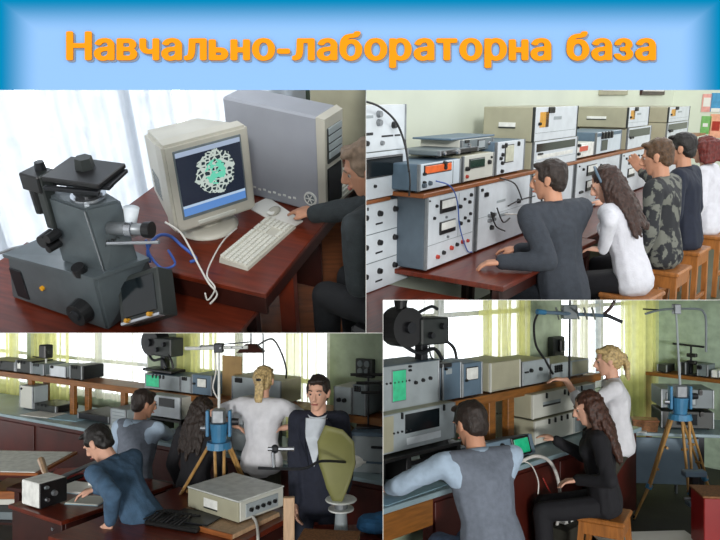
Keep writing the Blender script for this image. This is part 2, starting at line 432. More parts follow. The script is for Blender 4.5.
# ------------------------------------------------------------------ palette
M = mat
M('black plastic', '151517', .4); M('black leather', '121212', .45); M('eye white', 'B8AEA4', .3); M('dark iris', '1B120C', .2); M('lip', 'A85F54', .5)
M('dark metal', '2A2C30', .4, .5); M('chrome', 'B8BCC2', .25, .9, .05); M('steel', '8F9498', .4, .6); M('white metal', 'D9DDD9', .45)
M('panel white', 'D6DEE4', .45, 0, .06, 9); M('panel grey', '9EA8AC', .5, 0, .08, 9); M('case beige', 'A8A68F', .55, 0, .07, 7); M('case grey', '6F7A7E', .5, 0, .1, 7)
M('case blue grey', '5E7486', .5, 0, .1, 7); M('case dark', '2B302F', .5, 0, .1); M('case light', 'C9CBC2', .5, 0, .05, 6)
M('label white', 'EDEFEA', .5); M('red plastic', 'B23A2C', .4); M('yellow plastic', 'E0A020', .4); M('orange display', 'D9622A', .3, emit=.35); M('red display', 'B5381F', .3, emit=.4)
M('green screen', '23A878', .2, emit=.45, var=.15); M('dark glass', '10181C', .12); M('green glass', '1E3A30', .15); M('cream glass', 'CFD2BE', .2)
M('desk wood', '6E2A17', .28, 0, .25, 5, stretch=(1, 9, 1)); M('dark wood', '3A1710', .4, 0, .25, 5, stretch=(1, 9, 1)); M('shelf wood', '9A5A2C', .4, 0, .2, 6, stretch=(1, 1, 8))
M('stool wood', 'A96A30', .45, 0, .2, 8, stretch=(6, 6, 1)); M('pale wood', 'C2A07E', .5, 0, .15, 8, stretch=(6, 6, 1)); M('tripod wood', 'B48A4E', .45, 0, .2, 9, stretch=(7, 7, 1))
M('cable black', '17171A', .5); M('cable white', 'D8D6D0', .45); M('cable blue', '3A5FB0', .45); M('cable red', '9C2F28', .5)
M('paper', 'E6E6E0', .7, 0, .05, 5); M('blue paper', '9CC0D0', .7, 0, .08)
M('skin', 'C99478', .5, 0, .08, 9, spec=.3); M('skin pale', 'D8A890', .5, 0, .08, 9, spec=.3)
SKIN = MATS['skin']
P_ = MATS
def part(T, name, mb, m, smooth=False): return mb.build(name, P_[m] if isinstance(m, str) else m, T, smooth)
def instrument(name, label, cat, loc, rz, w, d, h, case='case grey', panel='panel white', items=(), group=None, feet=True, handle=False, rim=True):
    """front at y=0 facing -Y, left to right = +X, x from 0 to w"""
    T = thing(name, label, cat, loc, rz, group)
    f0 = .012 if feet else 0
    c = MB().box(0, w, .012, d, f0, h, .006); part(T, 'case', c, case)
    part(T, 'front_panel', MB().box(.002, w-.002, -.002, .012, f0+.002, h-.002, .002), panel)
    if rim:
        for x in (0, w-.012): part(T, 'rack_rail', MB().box(x, x+.012, -.008, .012, f0, h, .002), 'steel' if rim is True else rim)
    H = h-f0
    def X(u): return u*w
    def Z(v): return f0+v*H
    for it in items:
        k = it[0]
        if k == 'knob':
            _, u, v, r = it[:4]; m = it[4] if len(it) > 4 else 'black plastic'
            q = part(T, 'knob', MB().cyl((X(u), -.002, Z(v)), (X(u), -.004-r*1.0, Z(v)), r, r*.82, 12), m)
        elif k == 'screen':
            _, a, b, e, g = it[:5]; m = it[5]
            part(T, 'bezel', MB().box(X(a)-.006, X(e)+.006, -.008, 0, Z(b)-.006, Z(g)+.006, .003), it[6] if len(it) > 6 else 'black plastic')
            part(T, 'display', MB().box(X(a), X(e), -.0105, -.004, Z(b), Z(g), .002), m)
        elif k == 'band':
            _, a, b, e, g, m = it; part(T, 'panel_band', MB().box(X(a), X(e), -.005, 0, Z(b), Z(g), .001), m)
        elif k == 'label':
            _, a, b, e, g = it[:5]; part(T, 'name_plate', MB().box(X(a), X(e), -.004, 0, Z(b), Z(g), .001), it[5] if len(it) > 5 else 'label white')
        elif k == 'meter':
            _, a, b, e, g = it
            q = part(T, 'meter', MB().box(X(a), X(e), -.014, 0, Z(b), Z(g), .003), 'black plastic')
            part(q, 'meter_face', MB().box(X(a)+.008, X(e)-.008, -.017, -.01, Z(b)+.35*(Z(g)-Z(b)), Z(g)-.006, .001), 'label white')
        elif k == 'dots':
            _, a, b, e, g, nx, nz, r = it[:8]; m = it[8] if len(it) > 8 else 'black plastic'
            for i in range(nx):
                for j in range(nz):
                    x = X(a+(e-a)*(i/(nx-1) if nx > 1 else .5)); z = Z(b+(g-b)*(j/(nz-1) if nz > 1 else .5))
                    part(T, 'button' if r > .003 else 'screw', MB().cyl((x, 0, z), (x, -.002-r*1.2, z), r, r*.8, 8), m)
        elif k == 'line':
            _, a, b, e, g = it; part(T, 'groove', MB().box(X(a), X(e), -.0035, 0, Z(b), Z(g), .0005), 'case grey')
    if handle:
        for u in ((.06, .94) if handle == 2 else (.06,)):
            part(T, 'handle', MB().tube([(X(u), -.002, Z(.2)), (X(u), -.035, Z(.24)), (X(u), -.035, Z(.76)), (X(u), -.002, Z(.8))], .005, 6, 3), 'chrome')
    if feet:
        for x in (.04, w-.04):
            for y in (.04, d-.04): part(T, 'foot', MB().cyl((x, y, 0), (x, y, f0+.002), .012, .01, 8), 'black plastic')
    return T
def stool(label, loc, rz, h=.58, group=None, src=None):
    if src: return dup(src, loc, rz, label, group)
    T = thing('wooden_stool', label, 'stool', loc, rz, group)
    part(T, 'seat', MB().box(-.17, .17, -.16, .16, h-.035, h, .012), 'stool wood')
    for sx in (-1, 1):
        for sy in (-1, 1):
            q = MB(); a = V((sx*.135, sy*.125, h-.035)); b = V((sx*.165, sy*.155, 0)); r = .019
            q.hexa([b+V((x, y, 0)) for x, y in ((-r, -r), (r, -r), (r, r), (-r, r))], [a+V((x, y, 0)) for x, y in ((-r, -r), (r, -r), (r, r), (-r, r))])
            part(T, 'leg', q, 'stool wood')
    for s in (-1, 1):
        part(T, 'rail', MB().box(-.135, .135, s*.135-.011, s*.135+.011, h-.12, h-.036, .003), 'stool wood')
        part(T, 'rail', MB().box(s*.143-.011, s*.143+.011, -.125, .125, h-.12, h-.036, .003), 'stool wood')
        part(T, 'stretcher', MB().box(-.15, .15, s*.145-.01, s*.145+.01, .17, .205, .003), 'stool wood')
    return T
def cable(label, pts, r=.004, m='cable black', name='cable', cat='cable', group=None):
    o = thing_mesh(name, MB().tube(pts, r, 8, 7), m, label, cat, group, True); return o
def thing_mesh(name, mb, m, label, cat, group=None, smooth=False):
    o = mb.build(name, P_[m] if isinstance(m, str) else m, None, smooth)
    c = sum((v.co for v in o.data.vertices), V((0, 0, 0)))/max(1, len(o.data.vertices)); c.z = min(v.co.z for v in o.data.vertices)
    for v in o.data.vertices: v.co -= c
    o.location = c
    return tag(o, label, cat, group)
def wall(name, F, u0, u1, z0, z1, m, holes=(), t=0, th=.12):
    """upright wall plane in frame F facing -n, with rectangular holes (u0,u1,z0,z1)"""
    us = sorted({u0, u1, *[h[0] for h in holes], *[h[1] for h in holes]}); zs = sorted({z0, z1, *[h[2] for h in holes], *[h[3] for h in holes]})
    q = MB()
    for a, b in zip(us, us[1:]):
        for c, d in zip(zs, zs[1:]):
            if any(h[0] <= a and b <= h[1] and h[2] <= c and d <= h[3] for h in holes): continue
            P = [F.at(a, t), F.at(b, t), F.at(b, t+th), F.at(a, t+th)]
            q.hexa([p+V((0, 0, c)) for p in P], [p+V((0, 0, d)) for p in P])
    bmesh.ops.remove_doubles(q.bm, verts=q.bm.verts[:], dist=1e-5)
    return struct(q.build(name, P_[m]))
def window(name, F, h, t=0, mull=(.5,), bars=(.62,), m='window white'):
    u0, u1, z0, z1 = h
    o = bpy.data.objects.new(name, None); COL.objects.link(o); p = F.at(u0, t); o.location = p; o.rotation_euler = (0, 0, rad(F.a)); struct(o)
    w = u1-u0; q = MB()
    for a, b, c, d in ((0, w, z0, z0+.06), (0, w, z1-.06, z1), (0, .06, z0, z1), (w-.06, w, z0, z1)): q.box(a, b, -.0, .07, c, d)
    for k in mull: q.box(w*k-.03, w*k+.03, .0, .07, z0, z1)
    for k in bars: q.box(0, w, .01, .06, z0+(z1-z0)*k-.02, z0+(z1-z0)*k+.02)
    q.build('window_frame', P_[m], o)
    MB().box(.02, w-.02, .03, .036, z0+.02, z1-.02, 0).build('pane', P_['window glass'], o)
    return o
def curtain(label, F, u0, u1, z0, z1, t, m, folds=9, amp=.035, name='curtain', gather=1.0):
    nu = folds*10; nz_ = 8; q = MB(); vs = []
    ph = random.random()*6
    for j in range(nz_+1):
        z = z0+(z1-z0)*j/nz_
        for i in range(nu+1):
            s = i/nu; g = 1-(1-gather)*(1-j/nz_)
            u = (u0+u1)/2+(s-.5)*(u1-u0)*g
            y = amp*math.sin(2*PI*folds*s+ph+.5*math.sin(j*.6))+amp*.5*math.sin(2*PI*folds*.37*s+ph*2+j*.2)
            vs.append(F.at(u, t+y, z))
    fs = [(j*(nu+1)+i, j*(nu+1)+i+1, (j+1)*(nu+1)+i+1, (j+1)*(nu+1)+i) for j in range(nz_) for i in range(nu)]
    q._add(vs, fs); return thing_mesh(name, q, m, label, 'curtain', None, True)
def slab(name, poly, z0, z1, m):
    return struct(MB().prism(poly, z0, z1).build(name, P_[m]))
def glass():
    m = bpy.data.materials.new('window glass'); m.use_nodes = True; N = m.node_tree.nodes; L = m.node_tree.links
    N.remove(N['Principled BSDF']); t = N.new('ShaderNodeBsdfTransparent'); g = N.new('ShaderNodeBsdfGlossy'); x = N.new('ShaderNodeMixShader')
    t.inputs[0].default_value = (.96, .98, 1, 1); g.inputs['Roughness'].default_value = .05; x.inputs[0].default_value = .05
    L.new(t.outputs[0], x.inputs[1]); L.new(g.outputs[0], x.inputs[2]); L.new(x.outputs[0], N['Material Output'].inputs[0]); MATS['window glass'] = m
glass()
M('window white', 'DDE2E2', .4)
ORD = ['leftmost', 'second from the left', 'third from the left', 'fourth from the left', 'fifth from the left', 'rightmost']
# ================================================================== UPPER LEFT: microscope and computer desk
TL = CUR = Room('TL', -200, 2.65)
M('wall dark green', '4A5648', .8, 0, .1, 4); M('tl wall', 'B9B5A6', .85, 0, .06, 3); M('floor wood', '8A5230', .5, 0, .2, 4, stretch=(1, 8, 1))
M('tower grey', '9B9FA8', .42, 0, .04, 5); M('crt beige', 'BDBBAF', .5, 0, .05, 6); M('microscope grey', '5A6367', .32, .25, .1, 10); M('key cap', 'D2D2C8', .5, 0, .05, 20)
sheer('sheer white', 'C9D0D8', .84)
W = Frame(TL, (-2.5, 3.55), 27)
hole = (-.6, 2.15, -.05, 3.0)
wall('wall_back', W, -1.2, 4.5, -.3, 3.2, 'wall dark green', [hole])
window('window_1', W, hole, .03, (.33, .66), (.75,))
slab('floor', [(-4.5, 0.5), (4, .5), tuple(W.at(6.4, .05)[:2]), tuple(W.at(-1.8, .05)[:2])], -.1, 0, 'floor wood')
curtain('white sheer curtain gathered at the left edge behind the grey microscope', W, -.9, .62, -.0, 3.0, -.32, 'sheer white', 8, .05)
curtain('white sheer curtain hanging over the window between microscope and monitor', W, .72, 1.45, .1, 3.0, -.25, 'sheer white', 6, .04)
curtain('white sheer curtain hanging behind the beige computer monitor', W, 1.5, 2.3, .1, 3.0, -.2, 'sheer white', 5, .035)
# ---- computer desk
D = Frame(TL, (-.455, 2.638), -20.5)
T = thing('computer_desk', 'red-brown varnished desk carrying the monitor, keyboard and computer tower', 'desk', D.o, -20.5)
part(T, 'desktop', MB().box(-1.1, .02, 0, 1.45, .72, .75, .004), 'desk wood')
part(T, 'apron', MB().box(-1.05, -.0, .03, .055, .60, .72, .002), 'dark wood')
part(T, 'apron', MB().box(-.03, -.0, .055, 1.4, .63, .72, .002), 'dark wood')
for x, y in ((-.10, .34), (-1.05, .34), (-.10, 1.3), (-1.05, 1.3)):
    part(T, 'leg', MB().box(x, x+.09, y, y+.05, 0, .63, .003), 'desk wood')
part(T, 'back_panel', MB().box(-1.0, -.1, .9, .92, .15, .72, .002), 'dark wood')
T = thing('side_desk', 'lower reddish wooden desk under the microscope in front of the computer desk', 'desk', (-.5, 2.7, 0), -20.5)
part(T, 'desktop', MB().box(-1.5, -.0, -.75, .12, .57, .60, .004), 'desk wood')
for x, y in ((-1.45, -.7), (-.1, -.7), (-1.45, .05), (-.1, .05)): part(T, 'leg', MB().box(x, x+.06, y, y+.05, 0, .57, .003), 'dark wood')
# ---- keyboard (near), keyboard behind
def keyboard(label, loc, rz, m='key cap', group=None):
    T = thing('keyboard', label, 'keyboard', loc, rz, group)
    q = MB(); q.hexa([(0, 0, 0), (.46, 0, 0), (.46, .17, 0), (0, .17, 0)], [(.004, .004, .014), (.456, .004, .014), (.456, .166, .03), (.004, .166, .03)])
    part(T, 'body', q, 'crt beige')
    for row in range(6):
        y = .018+row*.025+(.006 if row == 5 else 0); z = .014+.016*y/.17
        for a, b, n in ((.012, .30, 15), (.31, .365, 3), (.375, .448, 4)):
            if a == .31 and row in (1, 2): continue
            q = MB()
            if row == 0 and a < .3: cols = [(0, 2), (2, 3.4), (3.4, 10), (10, 11.5), (11.5, 13), (13, 15)]
            else: cols = [(i, i+1) for i in range(n)]
            st = (b-a)/n
            for i, j in cols: q.box(a+i*st+.001, a+j*st-.001, y, y+.021, z-.004, z+.010, .002)
            part(T, 'key_row', q, m)
    return T
K0 = TL.onz(248, 271, .75); K1 = TL.onz(297, 227, .75); ka = math.degrees(math.atan2((K1-K0).y, (K1-K0).x))
keyboard('light grey keyboard lying at the right edge of the red-brown desk', K0, ka)
keyboard('light keyboard standing behind the tower beside the man\'s face', TL.onz(336, 205, .77), 62)
# ---- computer tower
t0 = TL.onz(232, 190, .75); t1 = TL.onz(325, 216, .75); ta = math.degrees(math.atan2((t1-t0).y, (t1-t0).x)); TWL = (t1-t0).length; th = .565
T = thing('computer_tower', 'large grey computer tower with its side panel towards the window light', 'computer', t0, ta)
part(T, 'case', MB().box(0, TWL-.03, 0, .2, .0, th, .012), 'tower grey')
q = MB(); q.hexa([(TWL-.035, -.004, 0), (TWL, .01, 0), (TWL, .19, 0), (TWL-.035, .204, 0)], [(TWL-.035, -.004, th), (TWL+.01, .01, th-.01), (TWL+.01, .19, th-.01), (TWL-.035, .204, th)])
part(T, 'front_bezel', q, 'crt beige')
part(T, 'drive_bay', MB().box(TWL, TWL+.016, .03, .17, .30, .50, .004), 'case dark')
for z in (.33, .375, .42, .465): part(T, 'drive', MB().box(TWL+.01, TWL+.021, .035, .165, z, z+.036, .002), 'panel grey')
part(T, 'lower_grille', MB().box(TWL, TWL+.012, .03, .17, .04, .27, .004), 'dark metal')
for i in range(12):
    x = .06+i*.034; part(T, 'vent_slot', MB().box(x, x+.018, -.003, .004, .05+.006*(i % 2), .062+.006*(i % 2), .001), 'label white')
q = MB().cyl((TWL-.09, .004, .085), (TWL-.09, -.006, .085), .042, .040, 24); v = part(T, 'round_vent', q, 'label white')
part(v, 'vent_centre', MB().cyl((TWL-.09, -.004, .085), (TWL-.09, -.008, .085), .03, .03, 20), 'case grey')
for a in range(3): part(v, 'vent_spoke', MB().box(TWL-.118, TWL-.062, -.010, -.005, .082, .088, .001, T=Matrix.Translation((TWL-.09, 0, .085)) @ Matrix.Rotation(a*PI/3, 4, 'Y') @ Matrix.Translation((-(TWL-.09), 0, -.085))), 'label white')
# second, beige case behind
g0 = TL.aty(312, 158, 4.15)
T = thing('computer_case', 'pale green-beige computer case standing behind the grey tower', 'computer', (g0.x, g0.y, .75), -16)
part(T, 'case', MB().box(0, .62, 0, .3, 0, .56, .01), 'case beige')
part(T, 'top_edge', MB().box(-.004, .624, -.006, .306, .56, .575, .003), 'case light')
T = thing('equipment_table', 'dark wooden table behind the computer tower', 'table', (-.62, 3.98, 0), -16)
part(T, 'tabletop', MB().box(0, 1.4, 0, .6, .72, .75, .003), 'desk wood')
for x in (.03, 1.3): part(T, 'leg', MB().box(x, x+.05, .03, .08, 0, .72, .003), 'dark wood')
thing_mesh('binder', MB().box(0, .28, 0, .05, 0, .30, .004, T=Matrix.Translation(TL.aty(268, 112, 4.62)) @ Matrix.Rotation(rad(27), 4, 'Z')), 'dark wood', 'brown folder standing against the dark wall above the tower', 'folder')
# ---- monitor
m0 = TL.onz(177, 235, .84); m1 = TL.onz(247, 208, .84); ma = math.degrees(math.atan2((m1-m0).y, (m1-m0).x))-5; mw = .455
T = thing('computer_monitor', 'bulky beige computer monitor showing a bright microscope picture on its screen', 'monitor', (m0.x, m0.y, .75), ma)
def tilt(y): return Matrix.Translation((mw/2, 0, .09)) @ Matrix.Rotation(rad(y), 4, 'X') @ Matrix.Translation((-mw/2, 0, 0))
Tt = tilt(-1); hh = .47
q = MB(); q.hexa([Tt @ V(p) for p in ((0, 0, 0), (mw, 0, 0), (mw, .1, 0), (0, .1, 0))], [Tt @ V(p) for p in ((0, 0, hh), (mw, 0, hh), (mw, .1, hh), (0, .1, hh))])
bmesh.ops.bevel(q.bm, geom=q.bm.edges[:], offset=.014, segments=2, affect='EDGES'); part(T, 'front_housing', q, 'crt beige')
q = MB(); q.hexa([Tt @ V(p) for p in ((.01, .09, .01), (mw-.01, .09, .01), (mw-.07, .43, .05), (.07, .43, .05))], [Tt @ V(p) for p in ((.01, .09, hh-.01), (mw-.01, .09, hh-.01), (mw-.07, .43, hh-.07), (.07, .43, hh-.07))])
bmesh.ops.bevel(q.bm, geom=q.bm.edges[:], offset=.02, segments=2, affect='EDGES'); part(T, 'rear_housing', q, 'crt beige')
for j in range(6):
    q = MB()
    for i in range(7):
        y = .2+i*.022; x = .012+(.058)*(y-.09)/.34; q.box(x-.002, x+.006, y, y+.012, .1+j*.022, .112+j*.022, 0, T=Tt)
    part(T, 'vent_row', q, 'case grey')
part(T, 'screen_bezel', MB().box(.045, mw-.045, -.003, .01, .065, hh-.035, .004, T=Tt), 'case grey')
# screen picture: a bright branching microscope image over a dark ground, with a blue task bar
sm = bpy.data.materials.new('screen picture'); sm.use_nodes = True; nt = sm.node_tree; N = nt.nodes; L = nt.links; bs = N['Principled BSDF']
tc = N.new('ShaderNodeTexCoord'); sx = N.new('ShaderNodeSeparateXYZ'); L.new(tc.outputs['Generated'], sx.inputs[0])
def mth(op, a, b=None, c=None):
    n = N.new('ShaderNodeMath'); n.operation = op
    for i, v_ in enumerate((a, b, c)):
        if v_ is None: continue
        if isinstance(v_, (int, float)): n.inputs[i].default_value = v_
        else: L.new(v_, n.inputs[i])
    return n.outputs[0]
def mixc(f, a, b):
    n = N.new('ShaderNodeMix'); n.data_type = 'RGBA'; L.new(f, n.inputs[0])
    for i, v_ in ((6, a), (7, b)):
        if isinstance(v_, str): n.inputs[i].default_value = lin(v_)
        else: L.new(v_, n.inputs[i])
    return n.outputs[2]
X, Z = sx.outputs[0], sx.outputs[2]
nz = N.new('ShaderNodeTexNoise'); nz.inputs['Scale'].default_value = 9; nz.inputs['Detail'].default_value = 3; L.new(tc.outputs['Generated'], nz.inputs[0])
vo = N.new('ShaderNodeTexVoronoi'); vo.feature = 'DISTANCE_TO_EDGE'; vo.inputs['Scale'].default_value = 15; L.new(tc.outputs['Generated'], vo.inputs['Vector'])
dd = mth('ADD', mth('SQRT', mth('ADD', mth('POWER', mth('DIVIDE', mth('SUBTRACT', X, .56), .30), 2.0), mth('POWER', mth('DIVIDE', mth('SUBTRACT', Z, .57), .36), 2.0))), mth('MULTIPLY', mth('SUBTRACT', nz.outputs[0], .5), .5))
disc = mth('LESS_THAN', dd, 1.0); core = mth('LESS_THAN', dd, .55)
web = mth('LESS_THAN', vo.outputs['Distance'], .15)
c = mixc(web, '26343C', 'C8D4CC'); c = mixc(mth('MULTIPLY', core, mth('GREATER_THAN', nz.outputs[0], .47)), c, '6FD8B8')
c = mixc(disc, '202838', c); c = mixc(mth('LESS_THAN', Z, .13), c, '5E8ED0'); c = mixc(mth('LESS_THAN', mth('ABSOLUTE', mth('SUBTRACT', Z, .15)), .02), c, 'B8D0E8')
c = mixc(mth('GREATER_THAN', Z, .93), c, 'A8B8D0')
L.new(c, bs.inputs['Emission Color']); bs.inputs['Emission Strength'].default_value = .9; bs.inputs['Base Color'].default_value = (.01, .01, .012, 1); bs.inputs['Roughness'].default_value = .2
MATS['screen picture'] = sm
part(T, 'screen', MB().box(.055, mw-.055, -.006, .008, .085, hh-.047, .002, T=Tt), 'screen picture')
part(T, 'button_strip', MB().box(.12, mw-.12, -.004, .01, .018, .04, .003, T=Tt), 'case light')
part(T, 'neck', MB().cyl((mw/2, .16, .01), (mw/2, .16, .11), .09, .07, 20), 'crt beige')
part(T, 'base', MB().lathe([(.001, 0), (.155, 0), (.16, .01), (.13, .022), (.08, .03), (.001, .03)], 28, Matrix.Translation((mw/2, .13, 0))), 'crt beige', True)
# ---- mouse mat and mouse
p0, p1, p2 = TL.onz(245, 205, .75), TL.onz(270, 198, .75), TL.onz(305, 226, .75)
thing_mesh('mouse_mat', MB().prism([(p.x, p.y) for p in (TL.onz(288, 231, .75), TL.onz(303, 222, .75), TL.onz(268, 198, .75), TL.onz(248, 208, .75))][::1], .751, .757), 'paper', 'white mat under the man\'s hand beside the tower', 'mat')
hm = TL.onz(274, 210, .775)
T = thing('computer_mouse', 'pale computer mouse under the man\'s fingers', 'mouse', (hm.x, hm.y, .757), 65)
part(T, 'shell', MB().ball((0, 0, .012), (.05, .03, .02)), 'crt beige', True)
part(T, 'button', MB().box(-.052, -.02, -.02, .02, .012, .026, .005), 'label white')
# ---- microscope
mc = Frame(TL, (-1.17, 2.54), -25.5)
T = thing('microscope', 'heavy grey inverted metallurgical microscope with black stage and side camera', 'microscope', (mc.o.x, mc.o.y, .60), -25.5)
q = MB(); q.hexa([(-.62, 0, 0), (0, 0, 0), (.03, .34, 0), (-.62, .34, 0)], [(-.55, .0, .27), (0, 0, .30), (.10, .24, .29), (-.45, .36, .27)])
bmesh.ops.bevel(q.bm, geom=q.bm.edges[:], offset=.012, segments=2, affect='EDGES'); body = part(T, 'base_housing', q, 'microscope grey')
q = MB(); q.hexa([(-.56, -.012, .262), (.005, -.012, .294), (.11, .235, .284), (-.46, .36, .262)], [(-.56, -.012, .28), (.005, -.012, .312), (.11, .235, .302), (-.46, .36, .28)]); part(body, 'cover_plate', q, 'microscope grey')
q = MB(); q.hexa([(-.245, .05, .29), (.012, .05, .29), (.07, .21, .29), (-.20, .27, .29)], [(-.245, .05, .635), (-.015, .05, .62), (.06, .19, .61), (-.20, .25, .635)])
bmesh.ops.bevel(q.bm, geom=q.bm.edges[:], offset=.01, segments=2, affect='EDGES'); colm = part(T, 'column', q, 'microscope grey')
part(colm, 'bright_edge', MB().tube([(.0125, .047, .30), (.003, .047, .42), (-.014, .047, .61)], .0035, 6, 4), 'chrome')
part(colm, 'maker_mark', MB().tube([(.03, .075, .43), (.034, .09, .46), (.036, .1, .43), (.039, .11, .455), (.042, .118, .435), (.045, .13, .455), (.05, .145, .44)], .002, 5, 4), 'black plastic')
UPM = Matrix.Translation((.015, 0, .035))
n0_ = set(T.children)
part(T, 'objective_turret', MB().cyl((-.09, .14, .585), (-.09, .14, .60), .075, .075, 24), 'chrome')
part(T, 'objective', MB().cyl((-.09, .14, .60), (-.09, .14, .70), .052, .06, 24), 'black plastic')
part(T, 'focus_ring', MB().cyl((-.09, .14, .615), (-.09, .14, .635), .06, .06, 24), 'dark metal')
q = MB(); q.box(-.125, .145, -.105, .105, 0, .022, .004, T=Matrix.Translation((-.08, .13, .70)) @ Matrix.Rotation(rad(10), 4, 'Z')); stg = part(T, 'stage', q, 'black plastic')
for (a, b_, c_, d_, z_) in ((-.12, .13, -.118, -.095, -.03), (-.08, .16, -.08, -.04, -.022), (.1, .16, -.07, .09, -.02)):
    part(stg, 'stage_slide', MB().box(a, b_, c_, d_, z_, z_+.018, .003, T=Matrix.Translation((-.08, .13, .70)) @ Matrix.Rotation(rad(14), 4, 'Z')), 'dark metal')
part(T, 'specimen_clamp', MB().cyl((-.08, .15, .722), (-.08, .15, .77), .042, .036, 6), 'case dark')
part(T, 'side_arm', MB().box(-.27, -.225, .03, .09, .44, .70, .006), 'case dark')
part(T, 'arm_head', MB().box(-.34, -.23, .02, .12, .62, .70, .006), 'black plastic')
part(T, 'lamp_column', MB().cyl((-.31, .06, .50), (-.31, .06, .64), .025, .028, 14), 'black plastic')
part(T, 'arm_knob', MB().cyl((-.28, .09, .70), (-.28, .09, .735), .024, .02, 12), 'dark metal')
for o_ in set(T.children)-n0_: o_.data.transform(UPM); [c_.data.transform(UPM) for c_ in o_.children]
for x, z, r in ((-.17, .445, .034), (-.13, .47, .024), (-.14, .415, .02)):
    part(T, 'focus_knob', MB().cyl((x-.06, .03, z), (x-.06, -.035, z), r, r*.85, 16), 'black plastic')
k = part(T, 'coarse_knob', MB().cyl((-.12, 0, .09), (-.12, -.055, .09), .062, .055, 20), 'black plastic')
part(k, 'knob_cap', MB().cyl((-.12, -.05, .09), (-.12, -.068, .09), .03, .026, 16), 'dark metal')
part(T, 'top_knob', MB().cyl((-.09, .012, .295), (-.09, .0, .335), .032, .03, 16), 'black plastic')
part(T, 'vent_plate', MB().box(-.56, -.48, -.006, .01, .03, .2, .004), 'dark metal')
part(T, 'warning_lamp', MB().cyl((-.36, .0, .14), (-.36, -.012, .14), .012, .012, 10), 'yellow plastic')
# film camera box on the right flank
Tc = Matrix.Translation((.15, .13, .16)) @ Matrix.Rotation(rad(-6), 4, 'Z') @ Matrix.Rotation(rad(52), 4, 'X') @ Matrix.Rotation(rad(32), 4, 'Z')
cb = part(T, 'camera_box', MB().box(-.12, .12, -.11, .11, -.06, .05, .006, T=Tc), 'case dark')
part(cb, 'focusing_screen', MB().box(-.095, .095, -.085, .085, .045, .056, .003, T=Tc), 'dark glass')
part(cb, 'clip', MB().box(-.11, .11, -.115, -.10, .02, .062, .002, T=Tc), 'chrome')
for x_ in (-.07, .06): part(cb, 'latch', MB().cyl(Tc @ V((x_, -.1, .05)), Tc @ V((x_, -.1, .075)), .012, .01, 10), 'yellow plastic')
# eyepiece tubes
et = part(T, 'eyepiece_tube', MB().cyl((.03, .12, .50), (.20, .15, .52), .03, .026, 18), 'steel', True)
part(et, 'eyepiece_ring', MB().cyl((.12, .135, .511), (.15, .14, .514), .036, .036, 18), 'chrome')
part(et, 'eyepiece_cup', MB().cyl((.20, .15, .52), (.235, .157, .524), .034, .036, 18), 'black plastic')
part(T, 'adjusting_rod', MB().cyl((.05, .07, .455), (.30, .12, .50), .008, .008, 10), 'chrome')
part(T, 'lamp_cap', MB().cyl((.12, .15, .50), (.13, .17, .60), .02, .034, 16), 'panel white', True)
# cables
def tp(px, py, z): return TL.onz(px, py, z)
def td(px, py, y): return TL.aty(px, py, y)
cable('black flex with bright tips looping over the left of the microscope', [td(0, 253, 2.95), td(18, 247, 2.95), td(34, 246, 2.9), td(46, 250, 2.85)], .007, 'steel')
cable('blue cable looping behind the microscope to the monitor', [td(150, 262, 2.8), td(148, 248, 2.8), td(158, 236, 2.85), td(170, 236, 2.9), td(182, 246, 2.9), td(196, 258, 2.85), td(190, 262, 2.82)], .008, 'cable blue')
cable('white cable arching from the microscope towards the desk', [td(165, 222, 2.9), td(180, 232, 2.9), td(190, 248, 2.85), td(197, 262, 2.8), td(208, 282, 2.7), td(217, 294, 2.68), td(210, 304, 2.66)], .005, 'cable white')
cable('thin white cord hanging from the keyboard over the desk edge', [td(237, 228, 3.15), td(224, 240, 3.0), td(213, 258, 2.82), td(207, 275, 2.68), td(215, 288, 2.62), td(208, 300, 2.62), td(205, 293, 2.62)], .004, 'cable white')
cable('dark blue cable coiled beside the eyepiece', [td(146, 240, 2.75), td(150, 255, 2.75), td(162, 268, 2.75), td(175, 264, 2.8), td(168, 250, 2.8)], .006, 'cable blue')
cable('black cable running down from the top of the tower', [td(232, 108, 3.75), td(228, 118, 3.72), td(224, 134, 3.7)], .005, 'cable black')
# ---- man at the mouse
M('jacket dark grey', '2E3538', .8, 0, .15, 25, .3, 90); M('hair thin', '8A7460', .7, 0, .2, 40)
M('trousers black', '16181C', .8, 0, .1, 20)
wr = TL.onz(300, 217, .80); hd_ = TL.ray(367, 168); hd_ = hd_*(2.86/hd_.y)+V((0, 0, TL.H))
Pm = person('man in a dark grey jacket reaching for the computer mouse', None, 52, 22, hyaw=40, hpitch=20, k=1.12, head=hd_,
       hands=((.0, 2.95, .72), (wr.x, wr.y, .80)), poles=((0, -1, -.5), (.8, .2, -.7)), hdir=(None, (-.75, .65, -.1)), curl=.35,
       topm=P_['jacket dark grey'], top='jacket', botm=P_['trousers black'], hair='short', hairm=P_['hair thin'], skin=P_['skin'])
T = thing('office_chair', 'dark chair carrying the man at the computer', 'chair', (Pm.x, Pm.y, 0), -38)
part(T, 'seat', MB().box(-.22, .22, -.22, .22, Pm.z-.16, Pm.z-.09, .02), 'black plastic')
for x in (-.2, .17):
    for y in (-.2, .17): part(T, 'leg', MB().box(x, x+.03, y, y+.03, 0, Pm.z-.16, .003), 'dark metal')
